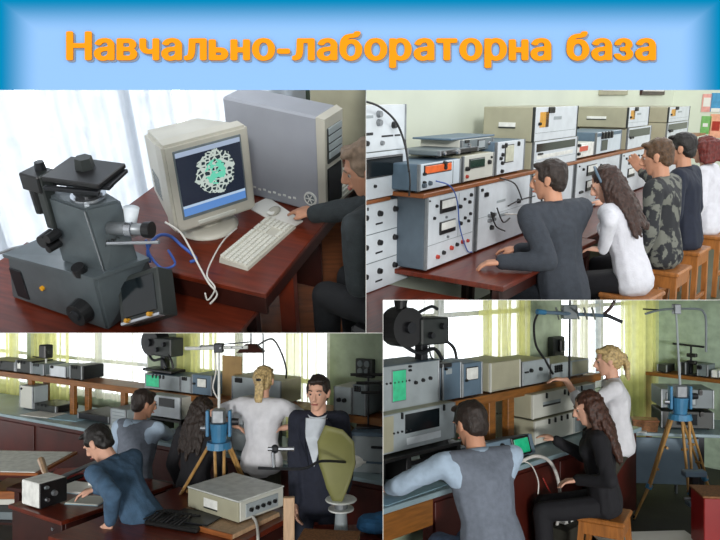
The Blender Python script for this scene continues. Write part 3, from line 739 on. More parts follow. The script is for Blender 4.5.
# ================================================================== UPPER RIGHT: students on stools at the rack bench
TR = CUR = Room('TR', 95, 1.75)
M('wall pale green', 'D3DBCB', .85, 0, .04, 2); M('floor olive', '4A4A2E', .55, 0, .15, 3); M('panel blue white', 'CDD9E2', .45, 0, .05, 8)
M('case side blue', '55636F', .5, 0, .1, 9); M('paper pink', 'E8A8A0', .8); M('paper blue', '4F9CCB', .8); M('paper green', '7CB86A', .8); M('paper peach', 'F0B090', .8)
F = Frame(TR, TR.onz(425, 272, .75), 54.2)
wall('wall_left', F, -3, 8.9, 0, 3.2, 'wall pale green', t=.62)
c9 = F.at(8.6, .62); G = Frame(TR, c9, -35.8)
wall('wall_right', G, 0, 6, 0, 3.2, 'wall pale green')
slab('floor', [tuple(F.at(-3, .62)[:2]), tuple(F.at(-3, -3)[:2]), tuple(F.at(8.7, -6)[:2]), tuple(F.at(8.7, .62)[:2])], -.1, 0, 'floor olive')
def desk(label, u0, u1, t0, t1, z, top='desk wood', leg='dark wood', name='desk', cat='desk', drawer=False):
    T = thing(name, label, cat, F.at(u0, t0), F.a); w = u1-u0; d = t1-t0
    part(T, 'desktop', MB().box(0, w, 0, d, z-.03, z, .004), top)
    part(T, 'apron', MB().box(.02, w-.02, .03, .05, z-.11, z-.03, .002), leg)
    for x in (.02, w-.07):
        for y in (.03, d-.07): part(T, 'leg', MB().box(x, x+.05, y, y+.045, 0, z-.03, .003), leg)
    return T
desk('red-brown desk under the cut-off white panel stack at the left end', -1.6, -.06, -.55, .55, .655)
desk('red-brown desk in front of the man in the grey suit', -.02, 1.55, -.5, .55, .745)
desk('red-brown desk in front of the girl in the white sweater', 1.57, 3.3, -.42, .55, .745)
desk('red-brown desk in front of the man in the patterned shirt', 3.32, 5.2, -.42, .55, .745)
desk('red-brown desk at the far end of the bench', 5.22, 7.4, -.42, .55, .745)
q = MB().box(-.05, 8.0, -.01, .55, 1.185, 1.21, .003); sh = q.build('shelf', P_['shelf wood']); sh.location = F.at(0, 0); sh.rotation_euler = (0, 0, rad(F.a)); tag(sh, 'long brown wooden shelf over the rack panels along the pale green wall', 'shelf')
q = MB().box(-1.2, -.08, .19, .6, 1.165, 1.185, .003); sh = q.build('shelf', P_['shelf wood']); sh.location = F.at(0, 0); sh.rotation_euler = (0, 0, rad(F.a)); tag(sh, 'short brown shelf board at the left between two white instruments', 'shelf')
def ins(name, label, u0, u1, z0, z1, t=0, d=.42, **k): return instrument(name, label, k.pop('cat', 'instrument'), F.at(u0, t, z0), F.a, u1-u0, d, z1-z0, **k)
# left stack
rk = [('dots', .12, .92, .3, .94, 2, 4, .004)]
it = [('line', .02, .0+.655, .98, .665), ('line', .02, .33, .98, .34)]
for r_ in range(3):
    for i, u in enumerate((.14, .48, .64, .82)): it.append(('knob', u, .19+r_*.33+.012*i, .018, 'black plastic'))
    it.append(('label', .60, .09+r_*.33, .68, .11+r_*.33, 'dark metal')); it.append(('label', .92, .2+r_*.33, .95, .23+r_*.33, 'dark metal'))
it += [('dots', .96, .96, .06, .94, 1, 5, .005), ('dots', .1, .8, .28, .95, 3, 3, .0025)]
ins('equipment_rack', 'white three-row knob panel at the far left below the brown shelf board', -.75, .13, .657, 1.165, .2, .3, items=it, feet=False, case='case side blue', panel='panel white')
ins('frequency_counter', 'white counter with a wide black display, under the tall dotted panel', -.75, .11, 1.187, 1.445, .2, .35, items=[('screen', .08, .48, .92, .88, 'dark glass'), ('dots', .1, .9, .16, .16, 6, 1, .006), ('knob', .6, .28, .01), ('label', .1, .28, .35, .34)], feet=False, case='case light')
it = [('label', .46, .72, .6, .78, 'panel grey'), ('label', .5, .36, .6, .42, 'dark metal'), ('label', .7, .3, .84, .34, 'dark metal'), ('label', .86, .3, .93, .34, 'dark metal'), ('knob', .52, .2, .016), ('knob', .7, .18, .014, 'steel'), ('knob', .66, .8, .02, 'steel'), ('knob', .66, .62, .02, 'steel'), ('knob', .84, .55, .02), ('label', .2, .76, .42, .82, 'panel grey'), ('dots', .1, .9, .12, .12, 5, 1, .014), ('dots', .2, .8, .3, .45, 3, 2, .012, 'steel'), ('dots', .95, .95, .05, .95, 1, 4, .006)]
ins('signal_generator', 'tall white panel with scattered switches on top of the left stack', -.75, .08, 1.447, 1.70, .2, .35, items=it, feet=False, case='case light')
# rack 2
it = [('meter', .25, .74, .56, .93), ('meter', .25, .44, .56, .62), ('knob', .18, .86, .01), ('knob', .14, .70, .010), ('knob', .66, .77, .014), ('knob', .68, .52, .014), ('knob', .9, .9, .012), ('knob', .76, .86, .010), ('knob', .87, .8, .012),
      ('knob', .9, .62, .011), ('knob', .78, .58, .011), ('knob', .86, .52, .011), ('knob', .38, .67, .008, 'steel'), ('knob', .42, .38, .009, 'steel'), ('line', .03, .33, .97, .336), ('line', .64, .34, .646, .97),
      ('knob', .22, .14, .014, 'red plastic'), ('knob', .34, .17, .014, 'black plastic'), ('knob', .5, .2, .015, 'red plastic'), ('knob', .62, .22, .013), ('knob', .74, .23, .014, 'red plastic'), ('knob', .86, .22, .012, 'red plastic'),
      ('dots', .05, .95, .05, .95, 2, 5, .006)]
ins('equipment_rack', 'white training rack with two black meters and a row of red sockets', 0, .6, .757, 1.183, 0, .3, items=it, feet=False, case='case side blue')
it = [('dots', .06, .94, .08, .92, 8, 5, .006), ('dots', .12, .86, .16, .83, 6, 6, .009), ('dots', .2, .5, .3, .42, 4, 2, .013, 'steel'), ('label', .34, .66, .5, .7, 'panel grey'), ('label', .4, .42, .56, .47, 'panel grey'), ('knob', .25, .5, .02), ('knob', .25, .3, .018), ('knob', .75, .6, .018), ('line', .03, .5, .97, .505)]
ins('training_panel', 'large white patch panel dotted with sockets behind the suited man', .64, 1.5, .757, 1.183, 0, .3, items=it, feet=False, case='case side blue')
for j, (u0, u1, lb) in enumerate(((1.53, 2.42, 'white rack behind the suited man\'s head, with a column of black knobs'), (2.48, 3.75, 'white rack with two black meters by the girl\'s raised hand'), (3.8, 5.0, 'white rack behind the man in the patterned shirt'), (5.05, 6.6, 'white rack at the far end of the bench'))):
    it = [('meter', .22, .70, .42, .92), ('meter', .22, .38, .42, .6), ('dots', .06, .94, .06, .94, 2, 5, .008), ('dots', .52, .86, .14, .86, 3, 5, .013), ('dots', .15, .4, .1, .24, 4, 2, .012)]
    ins('equipment_rack', lb, u0, u1, .757, 1.183, 0, .3, items=it, feet=False, case='case side blue', group=None)
# on the shelf
it = [('screen', .12, .62, .74, .9, 'orange display', 'dark metal'), ('dots', .1, .62, .12, .3, 5, 2, .010), ('knob', .1, .2, .016, 'case side blue'), ('knob', .24, .24, .014, 'case side blue'), ('dots', .9, .9, .25, .75, 1, 2, .016), ('line', .8, .05, .81, .95)]
ins('frequency_counter', 'white counter with an orange digital display on the shelf', -.06, .43, 1.212, 1.375, .02, .36, items=it, case='case blue grey', panel='panel blue white')
it = [('screen', .2, .5, .66, .82, 'green glass', 'dark metal'), ('knob', .82, .62, .016), ('knob', .9, .8, .008), ('dots', .1, .85, .14, .14, 7, 1, .014), ('knob', .12, .2, .012, 'red plastic')]
ins('voltmeter', 'beige voltmeter with a small green display, second along the shelf', .46, .9, 1.212, 1.385, .02, .38, items=it, case='case beige', panel='case light')
it = [('band', .03, .1, .97, .9, 'black plastic'), ('knob', .1, .5, .012, 'chrome'), ('knob', .42, .5, .018, 'chrome')]
ins('power_supply', 'flat black-fronted unit lying on the voltmeter', .22, .72, 1.388, 1.43, .05, .3, items=it, case='case grey', panel='dark metal')
it = [('screen', .5, .2, .7, .8, 'panel grey', 'dark metal'), ('knob', .85, .5, .014, 'chrome'), ('knob', .2, .5, .014, 'chrome'), ('dots', .1, .9, .2, .8, 6, 2, .006)]
ins('signal_generator', 'flat grey unit with chrome knobs stacked on the voltmeter', .55, 1.0, 1.388, 1.475, .08, .3, items=it, case='case light', panel='case grey')
thing_mesh('tray', MB().box(0, .62, 0, .28, 1.477, 1.489, .003, T=Matrix.Translation(F.at(.45, .1)) @ Matrix.Rotation(rad(F.a), 4, 'Z')), 'case blue grey', 'thin blue-grey tray on top of the flat stacked units', 'tray')
it = [('screen', .3, .36, .58, .86, 'cream glass', 'dark metal'), ('dots', .1, .1, .3, .85, 1, 4, .014), ('dots', .75, .9, .3, .85, 2, 4, .012), ('dots', .15, .85, .14, .14, 5, 1, .012)]
ins('oscilloscope', 'small oscilloscope with a pale square screen beside the beige cabinets', .93, 1.4, 1.212, 1.445, .02, .38, items=it, case='case blue grey')
it = [('band', .06, .62, .94, .92, 'dark glass'), ('label', .08, .36, .9, .5, 'label white'), ('dots', .1, .9, .18, .18, 9, 1, .008), ('line', .04, .3, .96, .31)]
ins('frequency_counter', 'counter with a long black display under the big beige cabinet', 1.52, 2.46, 1.212, 1.415, -.0, .46, items=it, feet=False, case='case beige')
def cabinet(lb, u0, u1, z0, z1, d=.5):
    it = [('label', .12, .4, .3, .85, 'yellow plastic'), ('label', .24, .4, .31, .85, 'dark wood'), ('dots', .4, .95, .3, .85, 5, 3, .011), ('dots', .1, .9, .12, .12, 8, 1, .012), ('line', .04, .24, .96, .25), ('label', .42, .6, .6, .7, 'panel grey')]
    T = ins('signal_generator', lb, u0, u1, z0, z1, 0, d, items=it, feet=False, case='case beige', rim='case dark')
    part(T, 'side_handle', MB().box(-.006, .004, d*.35, d*.68, (z1-z0)*.42, (z1-z0)*.55, .002), 'label white'); part(T, 'side_slot', MB().box(-.008, .003, d*.35, d*.68, (z1-z0)*.38, (z1-z0)*.42, .001), 'case dark'); return T
cabinet('large beige generator cabinet with a yellow mark, high above the suited man', 1.5, 2.42, 1.417, 1.665, .40)
it = [('screen', .15, .45, .6, .8, 'red display', 'label white'), ('dots', .1, .9, .15, .3, 5, 2, .014)]
ins('frequency_counter', 'small white counter with a red display above the girl', 2.5, 2.98, 1.212, 1.345, .02, .36, items=it, case='case light', panel='label white')
it = [('screen', .2, .15, .42, .6, 'dark glass', 'case grey'), ('dots', .55, .92, .2, .75, 4, 3, .018), ('band', .03, .8, .97, .97, 'case blue grey')]
ins('oscilloscope', 'blue-grey instrument with a black square display over the curly-haired girl', 3.02, 3.8, 1.212, 1.42, .02, .4, items=it, case='case blue grey', panel='panel blue white')
cabinet('second beige generator cabinet along the top, above the man in the patterned shirt', 3.9, 4.7, 1.43, 1.63, .6)
it = [('band', .05, .55, .95, .92, 'dark glass'), ('dots', .1, .9, .2, .2, 9, 1, .014)]
ins('frequency_counter', 'black-display counter under the second beige cabinet', 3.95, 4.85, 1.212, 1.425, 0, .5, items=it, feet=False, case='case beige')
cabinet('farthest beige generator cabinet, above the dark-haired man', 5.6, 6.75, 1.43, 1.61, .8)
it = [('band', .05, .55, .95, .92, 'dark glass'), ('dots', .1, .9, .2, .2, 9, 1, .018)]
ins('frequency_counter', 'black-display counter under the farthest beige cabinet', 5.6, 6.75, 1.212, 1.425, 0, .5, items=it, feet=False, case='case beige')
# on the walls
def poster(lb, Fz, u0, u1, z0, z1, m, name='poster', cat='poster', t=-.006, bars=()):
    T = thing(name, lb, cat, Fz.at(u0, t, z0), Fz.a)
    part(T, 'sheet', MB().box(0, u1-u0, -.004, .004, 0, z1-z0, .001), m)
    for a, b, c, d, mm in bars: part(T, 'printed_band', MB().box(a*(u1-u0), b*(u1-u0), -.008, -.004, c*(z1-z0), d*(z1-z0), 0), mm)
a = lambda x, y: G.px(x, y)
(u0, z1), (u1, z0) = a(703, 94), a(711, 112); poster('pink wall sheet beside a blue one on the far wall', G, u0, u1, z0, z1, 'paper pink', bars=((.15, .85, .3, .8, 'paper'),))
(u0, z1), (u1, z0) = a(712, 93), a(721, 112); poster('blue wall sheet on the far wall at the right edge', G, u0, u1, z0, z1, 'paper blue', bars=((.1, .9, .0, .2, 'paper'),))
(u0, z1), (u1, z0) = a(702, 116), a(710, 134); poster('green wall sheet above the red-haired woman', G, u0, u1, z0, z1, 'paper green', bars=((.2, .7, .4, .6, 'paper'),))
(u0, z1), (u1, z0) = a(711, 114), a(721, 138); poster('peach wall sheet at the right edge above the red-haired woman', G, u0, u1, z0, z1, 'paper peach', bars=((.2, .8, .3, .7, 'red plastic'),))
for (x0, x1), lb, m_ in (((600, 627), 'grey framed notice high on the green wall', 'case beige'), ((641, 664), 'brown framed picture high on the green wall at the far right', 'dark wood')):
    (u0, z0), (u1, _) = F.px(x0, 95, .6), F.px(x1, 94, .6)
    T = thing('framed_picture', lb, 'picture', F.at(u0, .6, z0), F.a)
    part(T, 'frame', MB().box(0, u1-u0, -.01, .02, 0, .5, .004), m_); part(T, 'sheet', MB().box(.05, u1-u0-.05, -.014, .0, .05, .45, .001), 'paper')
# cables over the racks
def fp(px, py, t): u, z = F.px(px, py, t); return F.at(u, t, z)
cable('black cable arching from the left edge down over the white panels', [fp(364, 101, .1), fp(380, 107, .1), fp(396, 122, .08), fp(405, 145, .05), fp(409, 172, -.02)], .006)
cable('black cable falling beside the orange-display counter', [fp(405, 140, .1), fp(407, 155, .05), fp(410, 180, -.03), fp(409, 196, -.03)], .005)
cable('blue cable hanging from the counter down over the rack meters', [fp(436, 181, -.03), fp(450, 186, -.05), fp(457, 200, -.04), fp(460, 228, -.04), fp(467, 250, -.03), fp(472, 252, -.02)], .004, 'cable blue')
for j, (lb, P4) in enumerate((('black patch cord curving across the top of the patch panel', ((500, 178), (515, 184), (522, 200))), ('black patch cord dangling at the lower left of the patch panel', ((491, 212), (496, 226), (505, 231))),
        ('black patch cord looping in the middle of the patch panel', ((497, 208), (503, 222), (510, 218))), ('black patch cord crossing towards the suited man', ((508, 206), (520, 200), (535, 196))), ('pale patch cord pair by the suited man\'s face', ((505, 214), (522, 215), (535, 220))))):
    cable(lb, [fp(x, y, -.05) for x, y in P4], .005, 'cable white' if 'pale' in lb else 'cable black', 'patch_cord', 'cord')
# ---- the students
M('suit grey', '353B44', .85, 0, .12, 30, .25, 120); M('sweater white', 'D5D6DE', .85, 0, .06, 20, .3, 100); M('hair brown', '2C1F18', .55, 0, .3, 60, .5, 120)
M('hair dark', '17120F', .5, 0, .3, 60, .5, 120); M('hair light brown', '5A4028', .55, 0, .3, 60, .5, 120); M('hair red', '6E2018', .5, 0, .3, 60, .5, 120); M('hair auburn', '3E251B', .5, 0, .35, 60, .5, 120)
M('navy knit', '1B2233', .85, 0, .12, 30); M('black cloth', '16161C', .85, 0, .12, 30); M('jeans', '4C6484', .85, 0, .15, 30); M('patterned shirt', '24262A', .85, 0, 0, 13, 0, 60, col2='6A6C64')
for n_ in P_['patterned shirt'].node_tree.nodes:
    if n_.type == 'MAP_RANGE': n_.inputs[1].default_value = .50; n_.inputs[2].default_value = .545
def seat_for(P, lb, rz, src=None, k=1, group=None):
    return stool(lb, (P.x, P.y, 0), rz, P.z-.105*k, group)
def wl(px, py, z): return TR.onz(px, py, z)
hd_ = TR.aty(549, 180, 4.25)
P0 = person('man in a dark grey suit seen from behind, seated at the bench', None, 33, 14, hyaw=30, hpitch=10, k=1.04, head=hd_, hands=(wl(502, 262, .80), wl(520, 250, .80)), poles=((.0, -.5, -1), (.6, -.2, -.8)),
   top='jacket', topm=P_['suit grey'], botm=P_['suit grey'], hair='short', hairm=P_['hair brown'], skin=P_['skin'], shoulders=1.2, hdir=((-.9, .2, -.1), (-.8, .6, 0)))
seat_for(P0, 'wooden stool under the man in the grey suit', 33)
hd_ = TR.aty(606, 184, 4.55)
P1 = person('girl with long curly brown hair and white sweater leaning over the bench', None, 48, 20, hyaw=22, hpitch=30, k=.98, head=hd_, hands=(wl(603, 250, .82), fp(588, 200, -.18)), poles=((-.3, -.9, -.6), (.8, .3, -.6)),
   top='sweater', topm=P_['sweater white'], botm=P_['black cloth'], bottom='skirt', hair='long', hairm=P_['hair auburn'], skin=P_['skin pale'], female=True, band=P_['case blue grey'], hdir=((-.8, .6, 0), (-.8, .4, .1)))
seat_for(P1, 'wooden stool under the girl in the white sweater', 48)
hd_ = TR.aty(657, 157, 4.95)
P2 = person('man in a dark patterned shirt raising his hand to the shelf instruments', None, 50, 8, hyaw=10, hpitch=16, k=1.06, head=hd_, hands=(None, fp(624, 166, -.30)), poles=(None, (.3, -.3, -.9)),
   top='shirt', topm=P_['patterned shirt'], botm=P_['black cloth'], hair='short', hairm=P_['hair light brown'], skin=P_['skin'], hdir=(None, (-.5, .3, .8)), curl=.3)
seat_for(P2, 'wooden stool under the man in the patterned shirt', 50)
hd_ = TR.aty(681, 149, 5.55)
P3 = person('dark-haired man in a navy pullover beside the patterned shirt', None, 50, 8, hyaw=8, hpitch=10, k=1.06, head=hd_, top='sweater', topm=P_['navy knit'], botm=P_['black cloth'], hair='short', hairm=P_['hair dark'], skin=P_['skin'])
seat_for(P3, 'wooden stool under the man in the navy pullover', 50)
hd_ = TR.aty(704, 150, 6.3)
P4_ = person('red-haired woman in a white top and jeans at the far end', None, 52, 8, hyaw=5, hpitch=10, k=1.0, head=hd_, top='sweater', topm=P_['sweater white'], botm=P_['jeans'], hair='bob', hairm=P_['hair red'], skin=P_['skin pale'], female=True)
seat_for(P4_, 'wooden stool under the red-haired woman', 52)
# ------------------------------------------------------------------ shared kinds for the two lower laboratories
M('wallpaper', 'A9B8A0', .85, 0, .12, 9); M('counter blue', '8FA6AE', .35, 0, .12, 5); M('counter front', '4E1A12', .4, 0, .2, 5); M('counter wood', '8E5A24', .45, 0, .2, 6, stretch=(1, 8, 8))
M('floor dark', '3E3B34', .6, 0, .2, 3); M('olive dish', '7F7F4A', .5, 0, .06, 6); M('denim', '44627E', .85, 0, .2, 14, .3, 90); M('navy suit', '1B2030', .85, 0, .12, 30, .2, 90)
M('shirt light', 'C8D0D8', .8, 0, .06, 20); M('shirt blue', 'A8BCD0', .8, 0, .08, 20, .2, 60); M('vest grey', '6E7683', .85, 0, .1, 30, .2, 90); M('tee white', 'D8D9DE', .8, 0, .06, 20, .2, 60)
M('trousers olive', '34332A', .85, 0, .12, 30); M('hair blonde', 'CDB27C', .5, 0, .3, 60, .5, 120); M('hair chestnut', '4A2A1C', .5, 0, .35, 60, .5, 120); M('blue paint', '3E7FA8', .4, 0, .15, 12)
M('leaf dark', '1E2A1A', .5, 0, .3, 20); M('blue grey board', '6E8494', .5, 0, .08, 5); M('red enamel', '8C1A1C', .35, 0, .1, 5); M('wicker', '8A5C34', .7, 0, .3, 60); M('cardboard', 'A88A5C', .8, 0, .1, 8); M('blue cloth', '2E6A9A', .8, 0, .2, 9)
sheer('sheer yellow', 'F6F5B0', .62); sheer('sheer pale', 'FBFAE4', .5)
class Set:
    def __init__(s, F): s.F = F
    def ins(s, name, label, x0, x1, yt, z0, t=.37, d=.3, **k):
        """instrument whose front's lower edge runs x0..x1 in the photograph, top at yt over x0"""
        R_ = s.F.room
        def ub(px):
            lo, hi = 100, 600
            for _ in range(40):
                m_ = (lo+hi)/2
                if s.F.px(px, m_, t)[1] > z0: lo = m_
                else: hi = m_
            return s.F.px(px, m_, t)[0]
        u0, u1 = ub(x0), ub(x1); h = s.F.px(x0, yt, t)[1]-z0
        return instrument(name, label, 'instrument', s.F.at(u0, t, z0), s.F.a, u1-u0, d, h, **k)
def tripod(label, c, htop, feet, zc=.45):
    T = thing('wooden_tripod', label, 'tripod', (c[0], c[1], 0)); c = V((c[0], c[1], 0))
    for f_ in feet:
        f_ = V((f_[0], f_[1], 0))-c; a_ = V((0, 0, htop)); s_ = f_.normalized(); w_ = V((-s_.y, s_.x, 0))*.022
        lg = None
        q = MB()
        for sg in (-1, 1): q.cyl(a_+s_*.07+w_*sg*1.6, a_*.33+f_*.67+w_*sg*.8, .012, .012, 8)
        q.cyl(a_*.36+f_*.64, f_+V((0, 0, .02)), .015, .011, 8)
        for k_ in (.3, .5, .66): q.cyl(a_*(1-k_)+f_*k_+w_*1.3, a_*(1-k_)+f_*k_-w_*1.3, .012, .012, 6)
        lg = part(T, 'leg', q, 'tripod wood')
        part(lg, 'leg_clamp', MB().cyl(a_*.35+f_*.65, a_*.31+f_*.69, .03, .028, 10), 'blue paint'); part(lg, 'metal_tip', MB().cyl(f_+V((0, 0, .05)), f_, .014, .005, 8), 'dark metal')
    hd = part(T, 'head_plate', MB().cyl((0, 0, htop-.03), (0, 0, htop+.02), .10, .09, 18), 'blue paint')
    part(T, 'gimbal', MB().cyl((0, 0, htop+.02), (0, 0, htop+.16), .055, .07, 16), 'blue paint')
    for sg in (-1, 1): part(T, 'gimbal_arm', MB().box(sg*.085-.012, sg*.085+.012, -.03, .03, htop+.06, htop+.26, .005), 'blue paint')
    part(T, 'turning_knob', MB().cyl((.1, 0, htop+.17), (.15, 0, htop+.17), .03, .026, 12), 'dark metal'); part(T, 'turning_knob', MB().cyl((-.1, 0, htop+.12), (-.14, 0, htop+.12), .024, .02, 12), 'chrome')
    part(T, 'clamp_block', MB().box(-.05, .05, -.045, .045, htop+.16, htop+.27, .012), 'steel')
    return T
def projector(label, loc, rz, k=1):
    """black optical apparatus: round housing, box body, lens arm and cranked levers"""
    T = thing('optical_apparatus', label, 'apparatus', loc, rz)
    part(T, 'foot_plate', MB().box(-.2, .26, -.1, .1, 0, .03, .006), 'black plastic')
    part(T, 'pillar', MB().box(.02, .08, -.04, .04, .03, .2, .004), 'dark metal')
    part(T, 'body', MB().box(-.02, .24, -.09, .09, .17, .36, .01), 'case dark')
    part(T, 'round_housing', MB().cyl((-.12, -.07, .30), (-.12, .09, .30), .14, .14, 24), 'black plastic')
    part(T, 'hub', MB().cyl((-.12, -.1, .30), (-.12, -.06, .30), .04, .04, 16), 'dark metal')
    part(T, 'lens_tube', MB().cyl((-.14, 0, .42), (-.14, 0, .50), .04, .05, 16), 'black plastic')
    part(T, 'lever', MB().tube([(-.02, -.05, .40), (.08, -.07, .44), (.14, -.07, .42)], .012, 8), 'dark metal')
    part(T, 'lever', MB().tube([(-.16, -.05, .18), (-.04, -.08, .12), (.1, -.08, .14), (.18, -.08, .06)], .014, 8), 'dark metal')
    part(T, 'crank', MB().tube([(.2, -.08, .2), (.27, -.1, .14), (.3, -.1, .06)], .012, 8), 'black plastic')
    for p in ((.05, -.1, .24), (.16, -.1, .30)): part(T, 'knob', MB().cyl(p, (p[0], p[1]-.03, p[2]), .025, .02, 12), 'dark metal')
    return T
def yagi(label, c, z, x0, x1, m='steel', drop=None, arm=0, mast_z=0):
    T = thing('test_antenna', label, 'antenna', (c[0], c[1], mast_z))
    part(T, 'mast', MB().cyl((0, 0, 0), (0, 0, z-mast_z), .011, .009, 10), m)
    part(T, 'boom', MB().cyl((x0, 0, z-mast_z), (x1, arm, z-mast_z+.01), .014, .014, 10), m)
    part(T, 'mast_clamp', MB().box(-.035, .035, -.03, .03, z-mast_z-.03, z-mast_z+.04, .006), 'dark metal')
    return T
def window_wall(F, name, u0, u1, holes, m='wallpaper', z1=4.2, t=.95): 
    wall(name, F, u0, u1, 0, z1, m, holes, t=t)
# ================================================================== LOWER LEFT: measuring laboratory with the long counter
BL = CUR = Room('BL', 270, 2.5)
F = Frame(BL, (-1.144, 6.255), -31); SB = Set(F)
hs = [(-7.2, -4.42, .92, 3.6), (-4.02, -2.12, .92, 3.6), (-1.45, .42, .92, 3.6)]
window_wall(F, 'wall_back', -8, 6, hs)
for i, (h, mu) in enumerate(zip(hs, ((.5, .85), (.5,), (.35,)))): window('window_%d' % (i+2), F, h, .98, mu, (.17, .62))
slab('floor', [(-6, 2), (3, 2), tuple(F.at(4, 1)[:2]), tuple(F.at(-8, 1)[:2])], -.1, 0, 'floor dark')
curtain('pale yellow curtain at the far left end of the window wall', F, -5.6, -4.4, .3, 3.8, .84, 'sheer yellow', 9, .04)
curtain('yellow curtain beside the wall pier above the left of the counter', F, -4.1, -3.35, .3, 3.8, .80, 'sheer yellow', 7, .04)
curtain('thin white curtain over the middle window', F, -3.3, -2.2, .95, 3.8, .86, 'sheer pale', 9, .03)
curtain('yellow curtain behind the grey meter and the antenna boom', F, -1.5, -.85, .3, 3.8, .80, 'sheer yellow', 7, .04)
curtain('thin white curtain behind the blonde woman', F, -.8, .1, .95, 3.8, .86, 'sheer pale', 8, .03)
curtain('yellow curtain at the right beside the standing man\'s head', F, .0, .42, .3, 3.8, .80, 'sheer yellow', 5, .035)
T = thing('lab_counter', 'long counter with blue-grey top and dark red front below the windows', 'counter', F.at(0, 0), F.a)
part(T, 'worktop', MB().box(-6.5, 1.9, 0, .8, .815, .85, .004), 'counter blue')
part(T, 'front_panel', MB().box(-6.5, 1.9, .06, .09, .05, .815, .003), 'counter front')
for i in range(7):
    x = -6.4+i*1.18; part(T, 'door', MB().box(x, x+1.1, .045, .062, .12, .76, .004), 'counter front')
T = thing('counter_shelf', 'brown wooden shelf on short posts along the back of the counter', 'shelf', F.at(0, .35), F.a)
part(T, 'shelf_board', MB().box(-6.5, 1.9, 0, .3, 1.215, 1.25, .003), 'shelf wood'); part(T, 'edge_strip', MB().box(-6.5, 1.9, -.015, 0, 1.19, 1.255, .003), 'counter wood')
for u in (-4.9, -3.5, -2.72, -1.87, -.55, .44, 1.4):
    for t in (.02, .22): part(T, 'post', MB().box(u-.035, u+.035, t, t+.05, .85, 1.215, .003), 'counter wood')
kn = [('dots', .55, .92, .2, .8, 3, 3, .010)]
I = SB.ins
I('power_supply', 'black box at the left end of the shelf', -14, 15, 359, 1.251, items=[('screen', .1, .3, .5, .8, 'dark glass')]+kn, case='black plastic', panel='case dark')
I('power_supply', 'second black box on the shelf with a light plate', 16, 31, 360, 1.251, items=[('label', .1, .3, .3, .8)]+kn, case='black plastic', panel='case dark')
I('voltmeter', 'small grey-green box on the shelf under the dark lamp', 32, 44, 363, 1.251, items=kn, case='case grey', panel='case grey')
I('power_supply', 'white box full of dark sockets in the middle of the left shelf', 50, 66, 365, 1.251, items=[('dots', .1, .9, .2, .8, 6, 4, .010)], case='panel grey')
I('power_supply', 'small dark box on the shelf at the start of the middle window', 70, 82, 365, 1.251, items=kn, case='dark metal', panel='case dark')
I('oscilloscope', 'grey oscilloscope with a bright green screen under the black apparatus', 145, 180, 373, 1.251, items=[('screen', .05, .15, .42, .9, 'green screen', 'case grey'), ('dots', .55, .92, .25, .8, 4, 3, .012)], case='case blue grey', panel='panel grey')
I('power_supply', 'grey unit with switches beside the oscilloscope on the shelf', 181, 191, 376, 1.251, items=kn, case='case grey', panel='panel grey')
I('voltmeter', 'dark grey meter with a small white dial on the shelf', 192, 212, 374, 1.251, items=[('screen', .3, .4, .72, .8, 'label white', 'black plastic'), ('dots', .1, .9, .15, .15, 4, 1, .012)], case='case blue grey', panel='case blue grey')
# under the shelf
I('power_supply', 'pale instrument with black sockets standing on the far left of the counter', 20, 33, 385, .851, .3, .2, items=[('dots', .15, .85, .15, .85, 4, 6, .014)], case='panel grey', panel='case light')
I('power_supply', 'low black box on the counter beside the pale instrument', 34, 56, 403, .851, .3, .3, items=kn, case='black plastic', panel='case dark')
T = I('tray', 'dark open trough on the counter under the middle window', 78, 109, 412, .851, .25, .4, items=[], case='case dark', panel='dark metal')
I('power_supply', 'pale grey ribbed box on the counter near the vest wearer', 111, 126, 408, .851, .1, .4, items=[('line', .1, y/6, .9, y/6+.02) for y in range(1, 6)], case='panel grey', panel='panel grey')
I('frequency_counter', 'light instrument on a black stand below the oscilloscope', 150, 181, 394, 1.02, .2, .3, items=[('band', .3, .5, .8, .9, 'dark glass'), ('dots', .1, .9, .2, .2, 6, 1, .012)], case='case light')
u0 = F.px(150, 415, .2)[0]; u1 = F.px(181, 420, .2)[0]
T = thing('instrument_stand', 'black metal stand under the light instrument', 'stand', F.at(u0, .2, .851), F.a)
part(T, 'plate', MB().box(0, u1-u0, 0, .3, .145, .168, .003), 'black plastic')
for x in (0, u1-u0-.03): part(T, 'side', MB().box(x, x+.03, 0, .3, 0, .145, .003), 'black plastic')
p = F.at(-2.9, .1, .851)
for lb, u, t, w, d, m_ in (('white paper sheet lying on the left half of the counter', -3.2, .05, .42, .28, 'paper'), ('pale blue folder on the counter under the left shelf', -2.75, .1, .4, .25, 'blue paper'), ('white sheet on the counter beside the dark trough', -1.9, .03, .36, .2, 'paper')):
    o_ = MB().box(0, w, 0, d, 0, .006, .001).build('paper_sheet', P_[m_]); o_.location = F.at(u, t, .851); o_.rotation_euler = (0, 0, rad(F.a+8)); tag(o_, lb, 'paper')
